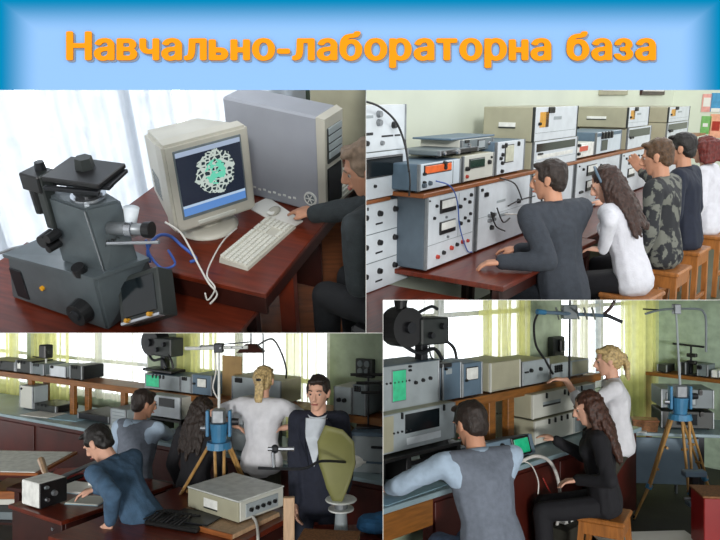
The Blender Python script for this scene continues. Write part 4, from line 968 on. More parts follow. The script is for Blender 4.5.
# dark lamp on the shelf, beige board, apparatus
T = thing('desk_lamp', 'dark small lamp on a white stem above the shelf', 'lamp', F.at(F.px(46, 378, .45)[0], .45, 1.251), F.a)
part(T, 'base', MB().cyl((0, 0, 0), (0, 0, .02), .06, .055, 16), 'white metal'); part(T, 'stem', MB().cyl((0, 0, .02), (0, 0, .22), .014, .012, 10), 'white metal'); part(T, 'head', MB().box(-.06, .06, -.06, .06, .2, .36, .012), 'black plastic'); part(T, 'arm', MB().cyl((-.25, 0, .2), (0, 0, .2), .008, .008, 8), 'dark metal')
projector('black optical apparatus with round housing standing on the oscilloscope', F.at(F.px(162, 374, .5)[0], .5, 1.43), F.a-4)
for c_ in range(1):
    u_ = F.px(222, 390, .5)[0]; u2 = F.px(241, 392, .5)[0]; o_ = MB().box(0, u2-u_, 0, .02, 0, .40, .004).build('wooden_board', P_['cardboard']); o_.location = F.at(u_, .5, 1.251); o_.rotation_euler = (0, 0, rad(F.a)); tag(o_, 'light brown board standing on the shelf left of the blonde woman', 'board')
I('signal_generator', 'beige instrument on the shelf right behind the blonde woman\'s head', 232, 281, 376, 1.251, .36, .32, items=[('dots', .1, .9, .2, .8, 6, 3, .014), ('screen', .55, .4, .7, .8, 'dark glass')], case='case beige', panel='panel grey')
I('oscilloscope', 'pale box with a round-cornered screen left of the blonde woman', 231, 262, 399, 1.0, .1, .3, items=[('screen', .1, .3, .4, .8, 'panel white', 'case grey'), ('dots', .6, .9, .2, .8, 2, 4, .012)], case='case light', panel='panel white')
I('power_supply', 'grey unit under the pale box beside the tripod head', 231, 262, 421, .851, .1, .3, items=[('dots', .1, .9, .2, .8, 6, 2, .010)], case='case grey', panel='panel grey')
I('signal_generator', 'grey instrument on the shelf right of the standing man\'s head', 334, 352, 386, 1.251, .33, .3, items=[('knob', .3, .5, .02), ('knob', .6, .5, .02)], case='case light', panel='panel grey')
I('power_supply', 'grey-green box at the right end of the shelf', 353, 366, 384, 1.251, .33, .3, items=kn, case='case grey', panel='case grey')
# electric panel on the wallpaper
u0, z1 = F.px(358, 358, .94); u1, z0 = F.px(375, 378, .94)
T = thing('electric_panel', 'dark grey electric box on the green wallpaper at the right', 'switch box', F.at(u0, .89, z0), F.a)
part(T, 'box', MB().box(0, u1-u0, 0, .06, 0, z1-z0, .006), 'case dark')
for u, v in ((.3, .75), (.7, .75), (.3, .35), (.7, .35)): part(T, 'dial', MB().cyl((u*(u1-u0), 0, v*(z1-z0)), (u*(u1-u0), -.012, v*(z1-z0)), .03, .03, 14), 'case grey')
# grey drawer cabinet on the right
def at(px, py, y): return BL.aty(px, py, y)
cx = at(366, 430, 5.75)
T = thing('drawer_cabinet', 'grey metal cabinet with drawers behind the olive dish', 'cabinet', (cx.x-.13, cx.y, 0), -12)
part(T, 'case', MB().box(0, .5, 0, .45, 0, 1.17, .006), 'case blue grey')
for i in range(5):
    dr = part(T, 'drawer', MB().box(.02, .48, -.015, .01, .06+i*.22, .26+i*.22, .004), 'panel grey'); part(dr, 'handle', MB().box(.18, .32, -.035, -.012, .17+i*.22, .19+i*.22, .004), 'dark metal')
T = thing('clamp_stand', 'black laboratory stand with clamps on the grey cabinet', 'stand', (cx.x+.02, cx.y+.15, 1.171), 0)
part(T, 'base', MB().box(-.1, .1, -.06, .06, 0, .02, .004), 'dark metal'); part(T, 'rod', MB().cyl((0, 0, .02), (0, 0, .5), .008, .008, 8), 'dark metal')
for z, a_, b_ in ((.45, -.15, .13), (.38, -.1, .15), (.3, -.06, .1)): part(T, 'clamp', MB().cyl((a_, -.02, z), (b_, -.02, z), .013, .013, 8), 'black plastic')
# crumpled brown paper
def lump(name, lb, cat, c, r, m, seed, col=8):
    q = MB(); q.ball((0, 0, r[2]), r)
    for v in q.bm.verts: v.co *= 1+.35*noise.noise(v.co*col+V((seed, 0, 0)))
    mz = min(v.co.z for v in q.bm.verts)
    for v in q.bm.verts: v.co.z -= mz
    o_ = q.build(name, P_[m]); o_.location = c; return tag(o_, lb, cat)
lump('wrapping_paper', 'crumpled orange-brown wrapping on the counter right of the standing man', 'paper', F.at(.95, .35, .851+.0), (.16, .12, .14), 'cardboard', 3)
lump('wrapping_paper', 'crumpled white paper on the counter beside the grey cabinet', 'paper', F.at(1.15, .15, .851), (.14, .1, .08), 'paper', 8)
o_ = MB().box(0, .5, 0, .3, 0, .01, .002).build('paper_sheet', P_['paper']); o_.location = F.at(.15, .05, .852); o_.rotation_euler = (0, 0, rad(F.a+5)); tag(o_, 'white papers on the counter between the blonde woman and the standing man', 'paper')
# tripod with antenna
tc = at(219, 440, 5.35)
tripod('wooden tripod with a blue head left of the blonde woman', tc, 1.17, [tc+V((-.78, -.05, 0)), tc+V((.12, -.5, 0)), tc+V((.5, .35, 0))])
T = yagi('thin antenna boom on a pale mast above the blue tripod head', tc, 1.90, -.26, .22, 'white metal', mast_z=1.445)
part(T, 'element', MB().cyl((-.14, -.05, .47), (-.14, .05, .47), .008, .008, 8), 'steel')
for x in (.02, .1, .18): part(T, 'element', MB().cyl((x, -.06, .465), (x, .06, .465), .006, .006, 8), 'steel')
T = thing('hanging_probe', 'dark horn-shaped probe hanging from a rod beside the blonde woman\'s head', 'probe', at(251, 352, 6.2))
part(T, 'horn', MB().hexa([(-.12, -.07, 0), (.12, -.07, 0), (.12, .07, 0), (-.12, .07, 0)], [(-.05, -.03, .07), (.05, -.03, .07), (.05, .03, .07), (-.05, .03, .07)]), 'dark wood')
part(T, 'rod', MB().cyl((.0, 0, .07), (.0, 0, .35), .007, .007, 8), 'dark metal'); part(T, 'side_rod', MB().cyl((-.45, 0, .05), (0, 0, .09), .006, .006, 8), 'steel')
cable('black cable bowing above the beige instrument behind the blonde woman', [at(258, 345, 6.1), at(272, 339, 6.1), at(281, 352, 6.1), at(286, 368, 6.15), at(286, 378, 6.2)], .008)
cable('thin black rod rising behind the blonde woman\'s head', [at(263, 333, 6.05), at(263.5, 380, 6.05)], .006, name='rod', cat='rod')
cable('pale cable hanging beside the antenna mast', [at(214, 345, 5.6), at(216, 370, 5.6), at(213, 388, 5.6), at(220, 402, 5.55)], .006, 'cable white')
# ---- front table with the grey box
Dk = Frame(BL, (-1.42, 4.78), -29)
T = thing('front_table', 'red-brown table in the foreground under the grey box', 'table', Dk.o, -29)
part(T, 'tabletop', MB().box(-.35, .80, -.55, .62, .765, .80, .004), 'desk wood'); part(T, 'apron', MB().box(-.3, .76, -.5, -.48, .66, .765, .002), 'dark wood'); part(T, 'apron', MB().box(.74, .76, -.48, .58, .66, .765, .002), 'dark wood')
for x in (-.32, .70):
    for y in (-.5, .52): part(T, 'leg', MB().box(x, x+.06, y, y+.06, 0, .765, .003), 'dark wood')
T = thing('wooden_board', 'plain wooden board under the grey instrument box', 'board', Dk.at(.10, .0, .801), -31)
part(T, 'board', MB().box(0, .62, 0, .48, 0, .03, .003), 'pale wood'); part(T, 'batten', MB().box(0, .62, -.012, .0, 0, .034, .002), 'shelf wood')
bc = BL.onz(188, 490, .96)
T = instrument('frequency_meter', 'large grey instrument box with white name plate on the front table', 'instrument', (bc.x+.0, bc.y, .832), -38, .52, .42, .145, case='case light', panel='case beige', feet=True, items=[('label', .33, .3, .6, .75), ('label', .33, .22, .6, .3, 'black plastic')], rim=False)
part(T, 'side_controls', MB().box(.52, .527, .06, .36, .03, .12, .002), 'panel grey')
for i in range(5): part(T, 'side_knob', MB().cyl((.525, .1+i*.055, .075), (.545, .1+i*.055, .075), .014, .012, 10), 'black plastic')
part(T, 'lid_edge', MB().box(-.004, .524, -.004, .424, .145, .155, .003), 'white metal')
cable('thick white cable curling down from the grey box', [BL.onz(240, 507, .86), BL.onz(248, 512, .86), BL.onz(256, 522, .84), BL.onz(258, 540, .8), BL.onz(256, 560, .7)], .010, 'cable white')
lc = BL.onz(182, 524, .80)
T = thing('document_case', 'flat black case with crumpled plastic cover on the front table', 'case', (lc.x, lc.y, .801), -22)
part(T, 'body', MB().box(-.22, .2, -.12, .14, 0, .035, .01), 'black leather')
q = MB(); q.box(-.10, .24, -.06, .16, .036, .044, .002); part(T, 'grey_cover', q, 'dark metal')
q = MB()
for i in range(9):
    x = -.22+i*.035; q.tube([(x, -.12, .04), (x+.03, -.05, .055+.01*(i % 3)), (x-.01, .03, .045), (x+.04, .07, .05)], .006, 6, 3)
c_ = part(T, 'crumpled_film', q, 'black plastic'); c_['kind'] = 'stuff'
# ---- left desk with small instrument
Dl = Frame(BL, BL.onz(59, 521, .78), -33)
T = thing('writing_desk', 'dark brown desk at the lower left where the man writes', 'desk', Dl.o, -33)
part(T, 'desktop', MB().box(-.62, .02, 0, 1.0, .75, .78, .004), 'desk wood'); part(T, 'front_panel', MB().box(-.60, -.0, .02, .05, .05, .75, .003), 'dark wood'); part(T, 'side_panel', MB().box(-.02, .0, .05, .95, .08, .75, .003), 'dark wood')
for i in range(3): part(T, 'drawer', MB().box(-.001, .012, .1, .5, .12+i*.2, .30+i*.2, .004), 'counter wood')
part(T, 'lock', MB().cyl((-.1, .02, .7), (-.1, .012, .7), .012, .012, 10), 'chrome')
ic = BL.onz(44, 511, .78)
T = instrument('power_supply', 'small light grey instrument with black knob front at the desk corner', 'instrument', (ic.x-.03, ic.y, .781), 58, .22, .22, .19, case='label white', panel='black plastic', rim=False, items=[('dots', .2, .8, .25, .8, 4, 3, .013, 'panel grey'), ('knob', .5, .5, .022, 'steel'), ('knob', .25, .3, .018, 'chrome')])
for lb, px, py, w, d, h, m_, rz in (('open book with white pages under the writing hand', 80, 488, .30, .22, .02, 'paper', -20), ('pale green brochure at the right of the desk', 88, 500, .26, .18, .012, 'case light', -10)):
    c = BL.onz(px, py, .79); T = thing('book', lb, 'book', (c.x, c.y, .781), rz); part(T, 'pages', MB().box(-w/2, w/2, -d/2, d/2, .002, h, .003), m_); part(T, 'cover', MB().box(-w/2-.004, w/2+.004, -d/2-.004, d/2+.004, 0, .003, 0), 'blue paper')
T = thing('metal_rail', 'long pale metal bar lying slanted behind the desk', 'rail', BL.aty(50, 482, 5.75), 0)
a_ = BL.aty(50, 482, 5.75); b_ = BL.aty(104, 459, 6.0)-a_
part(T, 'bar', MB().cyl((0, 0, 0), b_, .018, .018, 10), 'steel'); part(T, 'lower_bar', MB().cyl((0, 0, -.06), b_+V((0, 0, -.06)), .02, .02, 8), 'dark metal')
T = thing('equipment_table', 'dark table behind the writing desk carrying the metal bar', 'table', (-2.6, 5.6, 0), -20)
part(T, 'tabletop', MB().box(-.3, 1.0, 0, .6, .70, .73, .004), 'dark wood')
for x in (-.27, .92): part(T, 'leg', MB().box(x, x+.05, .05, .1, 0, .70, .003), 'dark wood')
c = BL.onz(76, 478, .74); thing_mesh('red_box', MB().box(-.2, .2, -.1, .1, .731, .79, .004, T=Matrix.Translation((c.x, c.y+.05, 0)) @ Matrix.Rotation(rad(12), 4, 'Z')), 'cable red', 'flat red box behind the open book', 'box')
c = BL.onz(99, 476, .86); thing_mesh('small_box', MB().box(c.x-.07, c.x+.07, c.y-.05, c.y+.05, .731, .88, .004), 'label white', 'small white box beside the writing man\'s hand', 'box')
# left table with white sheet and stacked stuff
lt = BL.onz(3, 472, .82)
T = thing('side_table', 'low table at the left edge covered with a large white sheet', 'table', (lt.x, lt.y, 0), -4)
part(T, 'tabletop', MB().box(-.6, .3, 0, .7, .79, .815, .004), 'shelf wood'); part(T, 'white_sheet', MB().box(-.6, .27, .01, .66, .816, .822, .001), 'label white')
for x in (-.55, .22): part(T, 'leg', MB().box(x, x+.05, .05, .1, 0, .79, .003), 'dark wood')
part(T, 'lower_shelf', MB().box(-.55, .27, .05, .6, .36, .38, .003), 'dark wood')
for i, (m_, h, w) in enumerate((('case grey', .07, .5), ('case dark', .06, .55), ('case light', .05, .46), ('shelf wood', .07, .5))):
    z = .381+sum((.07, .06, .05)[:i]); o_ = MB().box(-.3, w-.3, 0, .4, 0, h-.002, .006).build('storage_box', P_[m_]); o_.location = (lt.x+.1, lt.y+.1, z); o_.rotation_euler = (0, 0, rad(-4+i*2)); tag(o_, 'flat box, %s of the stack under the white-covered table' % ('lowest', 'second from the bottom', 'third from the bottom', 'topmost')[i], 'box', 'boxes under the side table')
T = thing('measuring_rod', 'pale narrow rod leaning against the white-covered table', 'rod', BL.aty(49, 484, 5.45))
e_ = BL.aty(41, 460, 5.9)-BL.aty(49, 484, 5.45); part(T, 'rod', MB().cyl((0, 0, 0), e_, .02, .03, 8), 'pale wood'); part(T, 'tip', MB().cyl((0, 0, -.03), (0, 0, .0), .01, .02, 8), 'white metal')
# ---- right foreground: table with box, reel, dish
T = thing('work_table', 'table at the lower right carrying the reel and brown boxes', 'table', (-.32, 4.15, 0), 0)
part(T, 'tabletop', MB().box(0, .9, 0, .72, .70, .73, .004), 'desk wood')
for x in (.03, .82): part(T, 'leg', MB().box(x, x+.05, .05, .1, 0, .70, .003), 'dark wood')
c = BL.onz(330, 530, .80); T = thing('cardboard_box', 'brown cardboard box at the lower right below the white reel', 'box', (c.x-.02, 4.38, .731), -8)
part(T, 'box', MB().box(-.16, .2, -.12, .12, 0, .09, .004), 'cardboard'); part(T, 'lid', MB().box(-.165, .205, -.125, .125, .09, .10, .003), 'wicker')
rc = BL.aty(341, 508, 4.62)
T = thing('cable_reel', 'white spoked reel on a small stand in front of the olive dish', 'reel', (rc.x, rc.y, .731), 0)
zc = rc.z-.731
part(T, 'stand', MB().cyl((0, 0, 0), (0, 0, zc), .05, .035, 16), 'panel grey')
part(T, 'upper_flange', MB().lathe([(.05, zc+.05), (.1, zc+.05), (.105, zc+.056), (.1, zc+.062), (.05, zc+.062)], 28), 'white metal'); part(T, 'lower_flange', MB().lathe([(.03, zc-.01), (.085, zc-.01), (.085, zc), (.03, zc)], 28), 'white metal')
part(T, 'core', MB().cyl((0, 0, zc), (0, 0, zc+.05), .045, .045, 20), 'steel')
for i in range(5):
    a_ = i*2*PI/5; part(T, 'spoke', MB().cyl((0, 0, zc+.056), (.06*math.cos(a_), .06*math.sin(a_), zc+.056), .006, .006, 6), 'dark metal')
T = thing('metal_coupling', 'small chrome coupling lying beside the reel on the work table', 'coupling', (-.20, 4.5, .731), 20)
part(T, 'body', MB().cyl((-.05, 0, .03), (.05, 0, .03), .03, .03, 16), 'chrome'); part(T, 'flange', MB().cyl((-.06, 0, .035), (-.05, 0, .035), .035, .035, 16), 'chrome'); part(T, 'flange', MB().cyl((.05, 0, .035), (.06, 0, .035), .035, .035, 16), 'chrome')
lump('blue_cloth', 'crumpled blue cloth on the table at the lower right corner', 'cloth', (.10, 4.72, .731), (.14, .12, .06), 'blue cloth', 5)
c = BL.aty(289, 497, 4.55)
T = thing('wooden_post', 'pale wooden post standing in front of the man in the dark suit', 'post', (c.x, c.y, 0), 4)
part(T, 'post', MB().box(-.036, .036, -.02, .02, 0, c.z, .004), 'pale wood'); part(T, 'foot', MB().box(-.1, .1, -.1, .1, 0, .03, .004), 'dark wood')
# dish: shallow curved reflector with clipped outline
dc = BL.aty(338, 462, 4.62); OUT = [(-.13, -.02), (-.135, .13), (-.07, .25), (.05, .225), (.12, .15), (.125, .0), (.09, -.12), (.045, -.25), (-.005, -.265), (-.07, -.17)]
T = thing('dish_reflector', 'olive-green curved dish reflector held in front of the dark suit', 'reflector', (dc.x, dc.y, 0), -18)
q = MB(); n_ = len(OUT); rings = 5; vs = []; 
for side_ in (0, 1):
    for r_ in range(rings+1):
        for k_ in range(n_*3):
            i0 = k_//3; f_ = (k_ % 3)/3; x = OUT[i0][0]*(1-f_)+OUT[(i0+1) % n_][0]*f_; z = OUT[i0][1]*(1-f_)+OUT[(i0+1) % n_][1]*f_
            s_ = r_/rings; x *= s_; z *= s_; vs.append((x, -.9*(x*x+z*z)+.006*side_, dc.z+z))
NN = n_*3; fs = []
for side_ in (0, 1):
    b_ = side_*(rings+1)*NN
    for r_ in range(rings):
        for k_ in range(NN): fs.append((b_+r_*NN+k_, b_+r_*NN+(k_+1) % NN, b_+(r_+1)*NN+(k_+1) % NN, b_+(r_+1)*NN+k_))
b_ = rings*NN; c2 = (rings+1)*NN+rings*NN
fs += [(b_+k_, b_+(k_+1) % NN, c2+(k_+1) % NN, c2+k_) for k_ in range(NN)]
q._add(vs, fs); bmesh.ops.remove_doubles(q.bm, verts=q.bm.verts[:], dist=1e-6); part(T, 'dish', q, 'olive dish', True)
part(T, 'support_post', MB().cyl((.02, .01, .735), (.02, .01, dc.z-.24), .012, .012, 10), 'dark metal')
def dl(px, py, y):
    p = BL.aty(px, py, y)-V((dc.x, dc.y, 0)); p.rotate(Matrix.Rotation(rad(18), 3, 'Z')); return p
part(T, 'feed_arm', MB().tube([dl(345, 462, 4.6), dl(328, 461, 4.42), dl(318, 462, 4.35), dl(306, 468, 4.3), dl(290, 469, 4.3), dl(258, 468, 4.3)], .009, 8), 'dark metal')
fd = part(T, 'feed_horn', MB().cyl(dl(274, 467, 4.3), dl(273, 452, 4.3), .012, .012, 10), 'chrome'); part(fd, 'feed_tube', MB().cyl(dl(268, 449, 4.3), dl(294, 449, 4.3), .013, .013, 12), 'chrome'); part(fd, 'feed_joint', MB().ball(dl(275, 449, 4.3), (.025, .02, .028)), 'dark metal')
# ---- people
hd_ = at(98, 443, 4.95)
P5 = person('man in a blue denim jacket bending over the desk and writing', None, 72, 36, hyaw=5, hpitch=38, k=1.06, head=hd_, hands=(BL.aty(110, 522, 4.62), BL.aty(96, 489, 5.1)), poles=((.5, -.5, -.3), (.2, .5, -.8)),
   top='shirt', topm=P_['denim'], botm=P_['denim'], hair='short', hairm=P_['hair dark'], skin=P_['skin pale'], hdir=((-.3, -.2, -.8), (-.9, 0, -.2)), shoulders=1.08)
stool('wooden stool under the man in the denim jacket', (P5.x, P5.y, 0), 70, P5.z-.105)
hd_ = at(144, 404, 6.0)
P6 = person('person in a grey vest over pale blue sleeves, seated at the counter', None, -20, 12, hyaw=-30, hpitch=14, k=1.04, head=hd_, hands=(None, F.at(-.75, .12, .90)), top='shirt', topm=P_['shirt blue'], vest=P_['vest grey'], botm=P_['jeans'], hair='short', hairm=P_['hair brown'], skin=P_['skin'])
stool('wooden stool under the vest wearer at the counter', (P6.x, P6.y, 0), -20, P6.z-.105)
hd_ = at(203, 411, 5.75)
P7 = person('long-haired girl in black seated behind the tripod', None, -25, 10, hyaw=0, hpitch=15, k=.98, head=hd_, top='sweater', topm=P_['black cloth'], botm=P_['black cloth'], hair='long', hairm=P_['hair brown'], skin=P_['skin'], female=True)
stool('wooden stool under the girl in black', (P7.x, P7.y, 0), -25, P7.z-.105)
hd_ = at(264, 381, 5.65)
P8 = person('blonde woman with a ponytail and white top standing at the counter', None, -12, 4, hyaw=4, hpitch=12, k=1.0, head=hd_, hands=(at(236, 426, 5.8), at(283, 428, 5.6)), poles=((-1, .1, -.2), (1, .1, -.2)), feet=((hd_.x-.1, hd_.y-.0, .08), (hd_.x+.1, hd_.y-.02, .08)), seat=False,
   top='shirt', sleeve='short', topm=P_['tee white'], botm=P_['trousers olive'], hair='ponytail', hairm=P_['hair blonde'], skin=P_['skin pale'], female=True)
hd_ = at(318, 393, 5.0)
P9 = person('young man in a dark suit and open white collar facing the camera', None, 172, 0, hyaw=-4, hpitch=4, k=1.05, head=hd_, hands=((-.12, 4.75, 1.0), (-.45, 4.88, .74)), poles=((.3, .6, -.8), (-.15, .6, -.8)), feet=((-.2, 5.0, .08), (-.42, 5.0, .08)), seat=False,
   top='jacket', topm=P_['navy suit'], botm=P_['navy suit'], hair='short', hairm=P_['hair brown'], skin=P_['skin pale'], shoulders=.8, jacket_open=P_['shirt light'], collar=P_['shirt light'])
# ================================================================== LOWER RIGHT: the same laboratory from the counter side
BR = CUR = Room('BR', 270, 2.2)
F = Frame(BR, (.578, 4.495), 42); SB = Set(F); I = SB.ins
M('brick paint', 'A4B8A4', .85, 0, .14, 10)
hs = [(-2.2, 2.3, .92, 3.4), (2.82, 4.55, .92, 3.4)]
window_wall(F, 'wall_left', -3, 4.75, hs)
window('window_5', F, hs[0], .98, (.40, .72), (.36, .75)); window('window_6', F, hs[1], .98, (.5,), (.36, .75))
cn = F.at(4.66, .95); G = Frame(BR, cn, -48)
wall('wall_back', G, 0, 5, 0, 4.2, 'brick paint')
slab('floor', [(-1, 2), (6.5, 2), tuple(G.at(4.9, .0)[:2]), tuple(G.at(0, 0)[:2]), tuple(F.at(-3, .95)[:2])], -.1, 0, 'floor dark')
curtain('thin white curtain over the left of the window behind the oscilloscope', F, -.6, .9, .9, 3.6, .88, 'sheer pale', 9, .03)
curtain('yellowish curtain in the middle, behind the seated vest wearer\'s instruments', F, 1.35, 2.1, .3, 3.6, .82, 'sheer yellow', 8, .04)
curtain('narrow white curtain beside the wall pier with the dark wall box', F, 2.78, 3.2, .3, 3.6, .82, 'sheer pale', 6, .035)
curtain('yellow curtain in the corner behind the blonde woman', F, 3.75, 4.6, .3, 3.6, .80, 'sheer yellow', 8, .04)
T = thing('lab_counter', 'blue-grey topped laboratory counter running away to the right', 'counter', F.at(0, 0), F.a)
part(T, 'worktop', MB().box(-1.6, 2.6, 0, .8, .765, .80, .004), 'counter blue'); part(T, 'wood_edge', MB().box(-1.6, -.16, .0, .03, .60, .765, .004), 'counter wood'); part(T, 'front_panel', MB().box(-.16, 2.6, .05, .09, .05, .765, .003), 'counter front')
for x in (-.1, .62, 1.34): part(T, 'door', MB().box(x, x+.66, .035, .052, .12, .72, .004), 'counter front')
part(T, 'side_end', MB().box(2.57, 2.6, .05, .8, .05, .765, .003), 'counter front')
T = thing('counter_shelf', 'orange-brown wooden shelf on square posts above the counter', 'shelf', F.at(0, .35), F.a)
part(T, 'shelf_board', MB().box(-1.6, 2.5, 0, .32, 1.21, 1.25, .003), 'shelf wood'); part(T, 'edge_strip', MB().box(-1.6, 2.5, -.015, 0, 1.19, 1.255, .003), 'counter wood')
for u in (-1.3, .93, 1.17, 2.42):
    for t in (.02, .24): part(T, 'post', MB().box(u-.04, u+.04, t, t+.06, .80, 1.21, .003), 'counter wood')
kn = [('dots', .55, .92, .2, .8, 3, 3, .010)]
I('oscilloscope', 'grey oscilloscope with a glowing green screen at the left of the shelf', 376, 439, 368, 1.251, items=[('screen', .24, .2, .44, .88, 'green screen', 'case grey'), ('dots', .52, .94, .5, .85, 5, 2, .009), ('knob', .6, .55, .014), ('knob', .72, .58, .014), ('knob', .84, .6, .014), ('dots', .5, .94, .15, .3, 7, 1, .008)], case='case blue grey', panel='panel grey')
I('power_supply', 'dark blue-grey unit between oscilloscope and dial meter on the shelf', 442, 461, 364, 1.251, items=[('dots', .15, .85, .2, .85, 3, 4, .010), ('label', .2, .7, .5, .85, 'panel grey')], case='case blue grey', panel='case blue grey')
I('voltmeter', 'dark meter with a white square dial on the shelf', 462, 482, 364, 1.251, items=[('screen', .2, .5, .75, .85, 'label white', 'black plastic'), ('dots', .2, .8, .18, .18, 3, 1, .012)], case='case blue grey', panel='case blue grey')
T = I('signal_generator', 'long beige-sided instrument with a grey front in the middle of the shelf', 522, 549, 362, 1.251, .36, .32, items=[('knob', .3, .6, .018), ('knob', .65, .6, .018), ('dots', .1, .9, .2, .2, 5, 1, .008)], case='case beige', panel='panel grey')
g0, g1 = F.px(490, 390, .36)[0], F.px(520, 386, .36)[0]
T = instrument('signal_generator', 'plain beige cabinet back on the shelf left of the grey front', 'instrument', F.at(g0, .36, 1.251), F.a, g1-g0, .34, .235, case='case beige', panel='case beige', rim='case light', items=[('line', .03, .04, .97, .05)])
I('frequency_counter', 'olive-beige instrument at the blonde woman\'s outstretched hand', 551, 588, 364, 1.251, .38, .3, items=[('dots', .1, .5, .25, .8, 4, 3, .012), ('band', .55, .1, .98, .9, 'case beige')], case='case beige', panel='panel grey')
# under the shelf
u0, u1 = F.px(383, 448, .30)[0]-.1, F.px(453, 440, .30)[0]
I('frequency_counter', 'light counter with a wide black display under the left of the shelf', 376, 455, 417, 1.0, .28, .34, items=[('band', .34, .42, .78, .92, 'dark glass'), ('dots', .4, .75, .2, .25, 5, 1, .008), ('dots', .84, .96, .3, .85, 2, 4, .009), ('band', .02, .05, .2, .95, 'case beige'), ('label', .36, .12, .8, .3, 'panel white')], case='case beige', panel='panel grey')
T = thing('instrument_stand', 'black open metal stand on the counter beside the vest wearer', 'stand', F.at(u0, .22, .801), F.a); w = u1-u0
part(T, 'plate', MB().box(0, w, 0, .36, .175, .197, .003), 'black plastic')
for x in (0, w*.30, w-.05): part(T, 'side', MB().box(x, x+.045, 0, .36, 0, .175, .003), 'black plastic')
part(T, 'lower_bar', MB().box(0, w, .3, .32, .0, .03, .002), 'black plastic')
u0, z1 = F.px(522, 394, .26); u1 = F.px(572, 400, .26)[0]
instrument('signal_generator', 'upper beige instrument of the stack behind the dark-haired girl', 'instrument', F.at(1.30, .26, 1.0), F.a, .95, .42, .205, case='case beige', panel='case light', rim='case light', items=[('label', .15, .42, .42, .5, 'black plastic'), ('label', .15, .5, .42, .62, 'panel grey'), ('band', .70, .04, .98, .94, 'panel grey'), ('dots', .76, .94, .2, .8, 3, 4, .010), ('line', .68, .02, .69, .98)], feet=True)
instrument('signal_generator', 'lower grey instrument of the stack behind the dark-haired girl', 'instrument', F.at(1.30, .24, .801), F.a, .98, .42, .198, case='case beige', panel='case light', rim='case light', items=[('band', .60, .04, .98, .94, 'case grey'), ('dots', .66, .94, .2, .8, 6, 4, .010), ('line', .58, .02, .59, .98)])
# small tilted oscilloscope
so = F.at(.72, .10, .801)
T = thing('oscilloscope', 'small tilted oscilloscope with a green screen touched by the seated girl', 'instrument', so, F.a-4)
TT = Matrix.Rotation(rad(-16), 4, 'X')
part(T, 'case', MB().box(-.35, .36, .01, .34, .02, .17, .008, T=TT), 'case blue grey'); part(T, 'front_panel', MB().box(-.345, .355, -.004, .012, .025, .165, .003, T=TT), 'blue grey board')
bz = part(T, 'bezel', MB().box(.10, .30, -.02, 0, .03, .165, .006, T=TT), 'black plastic'); part(bz, 'display', MB().box(.12, .28, -.024, -.01, .045, .15, .003, T=TT), 'green screen')
for x, z in ((-.28, .1), (-.18, .12), (-.08, .1), (0, .13), (.03, .06), (-.13, .05)): part(T, 'knob', MB().cyl(TT @ V((x, -.004, z)), TT @ V((x, -.026, z)), .016, .013, 10), 'black plastic')
part(T, 'tilt_foot', MB().box(-.3, .3, .02, .06, -.06, .03, .004), 'dark metal')
thing_mesh('red_box', MB().box(0, .26, 0, .12, 0, .05, .006, T=Matrix.Translation(F.at(.38, .03, .801)) @ Matrix.Rotation(rad(F.a+3), 4, 'Z')), 'cable red', 'small dark red box on the counter at the cables', 'box')
o_ = MB().box(0, .6, 0, .3, 0, .004, .001).build('paper_sheet', P_['blue paper']); o_.location = F.at(-.55, .02, .801); o_.rotation_euler = (0, 0, rad(F.a+3)); tag(o_, 'pale blue sheet on the counter under the vest wearer\'s arm', 'paper')
projector('black optical apparatus standing on the oscilloscope at the left edge', F.at(F.px(414, 368, .5)[0]+.0, .48, 1.50), F.a-6)
cable('thin dark cable hanging from the apparatus behind the oscilloscope', [F.at(*(lambda q: (q[0], .45, q[1]))(F.px(x, y, .45))) for x, y in ((428, 330), (429, 345), (432, 358), (442, 362))], .006)
# wall box and black cable, boom on tall rod
u0, z1 = F.px(548, 337, .94); u1, z0 = F.px(559, 362, .94)
T = thing('wall_telephone', 'dark wall box with a handset between the windows', 'telephone', F.at(u0, .87, z0), F.a)
part(T, 'box', MB().box(0, u1-u0, 0, .08, 0, z1-z0, .01), 'case dark'); part(T, 'handset', MB().box(.06, u1-u0-.06, -.04, 0, (z1-z0)*.45, (z1-z0)*.9, .01), 'black plastic'); part(T, 'lamp', MB().cyl(((u1-u0)/2, -.0, .06), ((u1-u0)/2, -.03, .06), .025, .02, 12), 'cable red')
def at(px, py, y): return BR.aty(px, py, y)
b0 = at(569, 392, 5.85)
T = thing('test_antenna', 'long horizontal antenna boom on a thin black rod above the counter', 'antenna', b0)
def lo(px, py, y): return at(px, py, y)-b0
part(T, 'rod', MB().cyl((0, 0, -.03), lo(570, 300, 5.85), .010, .009, 8), 'dark metal')
bm2 = part(T, 'boom', MB().cyl(lo(540, 312, 5.7), lo(610, 316, 6.0), .016, .016, 10), 'case blue grey')
part(T, 'blue_tip', MB().cyl(lo(537, 311.6, 5.69), lo(545, 312.4, 5.72), .022, .022, 10), 'blue paint')
for x in (556, 562, 576, 584, 592): part(bm2, 'element', MB().cyl(lo(x, 308, 5.68), lo(x+3, 319, 5.98), .008, .008, 8), 'steel')
part(T, 'bracket', MB().box(-.06, .06, -.04, .04, lo(569, 319, 5.85).z, lo(569, 305, 5.85).z, .006), 'case grey')
part(T, 'angled_arm', MB().tube([lo(604, 314, 5.95), lo(612, 306, 5.95), lo(616, 296, 5.95)], .014, 8), 'dark wood')
part(T, 'angled_arm', MB().tube([lo(604, 314, 5.95), lo(613, 318, 5.95), lo(622, 322, 5.95)], .016, 8), 'dark metal')
cable('black cable drooping from the blue tip of the antenna boom', [at(538, 313, 5.72), at(534, 325, 5.75), at(536, 345, 5.8), at(545, 360, 5.85), at(553, 374, 5.9)], .010)
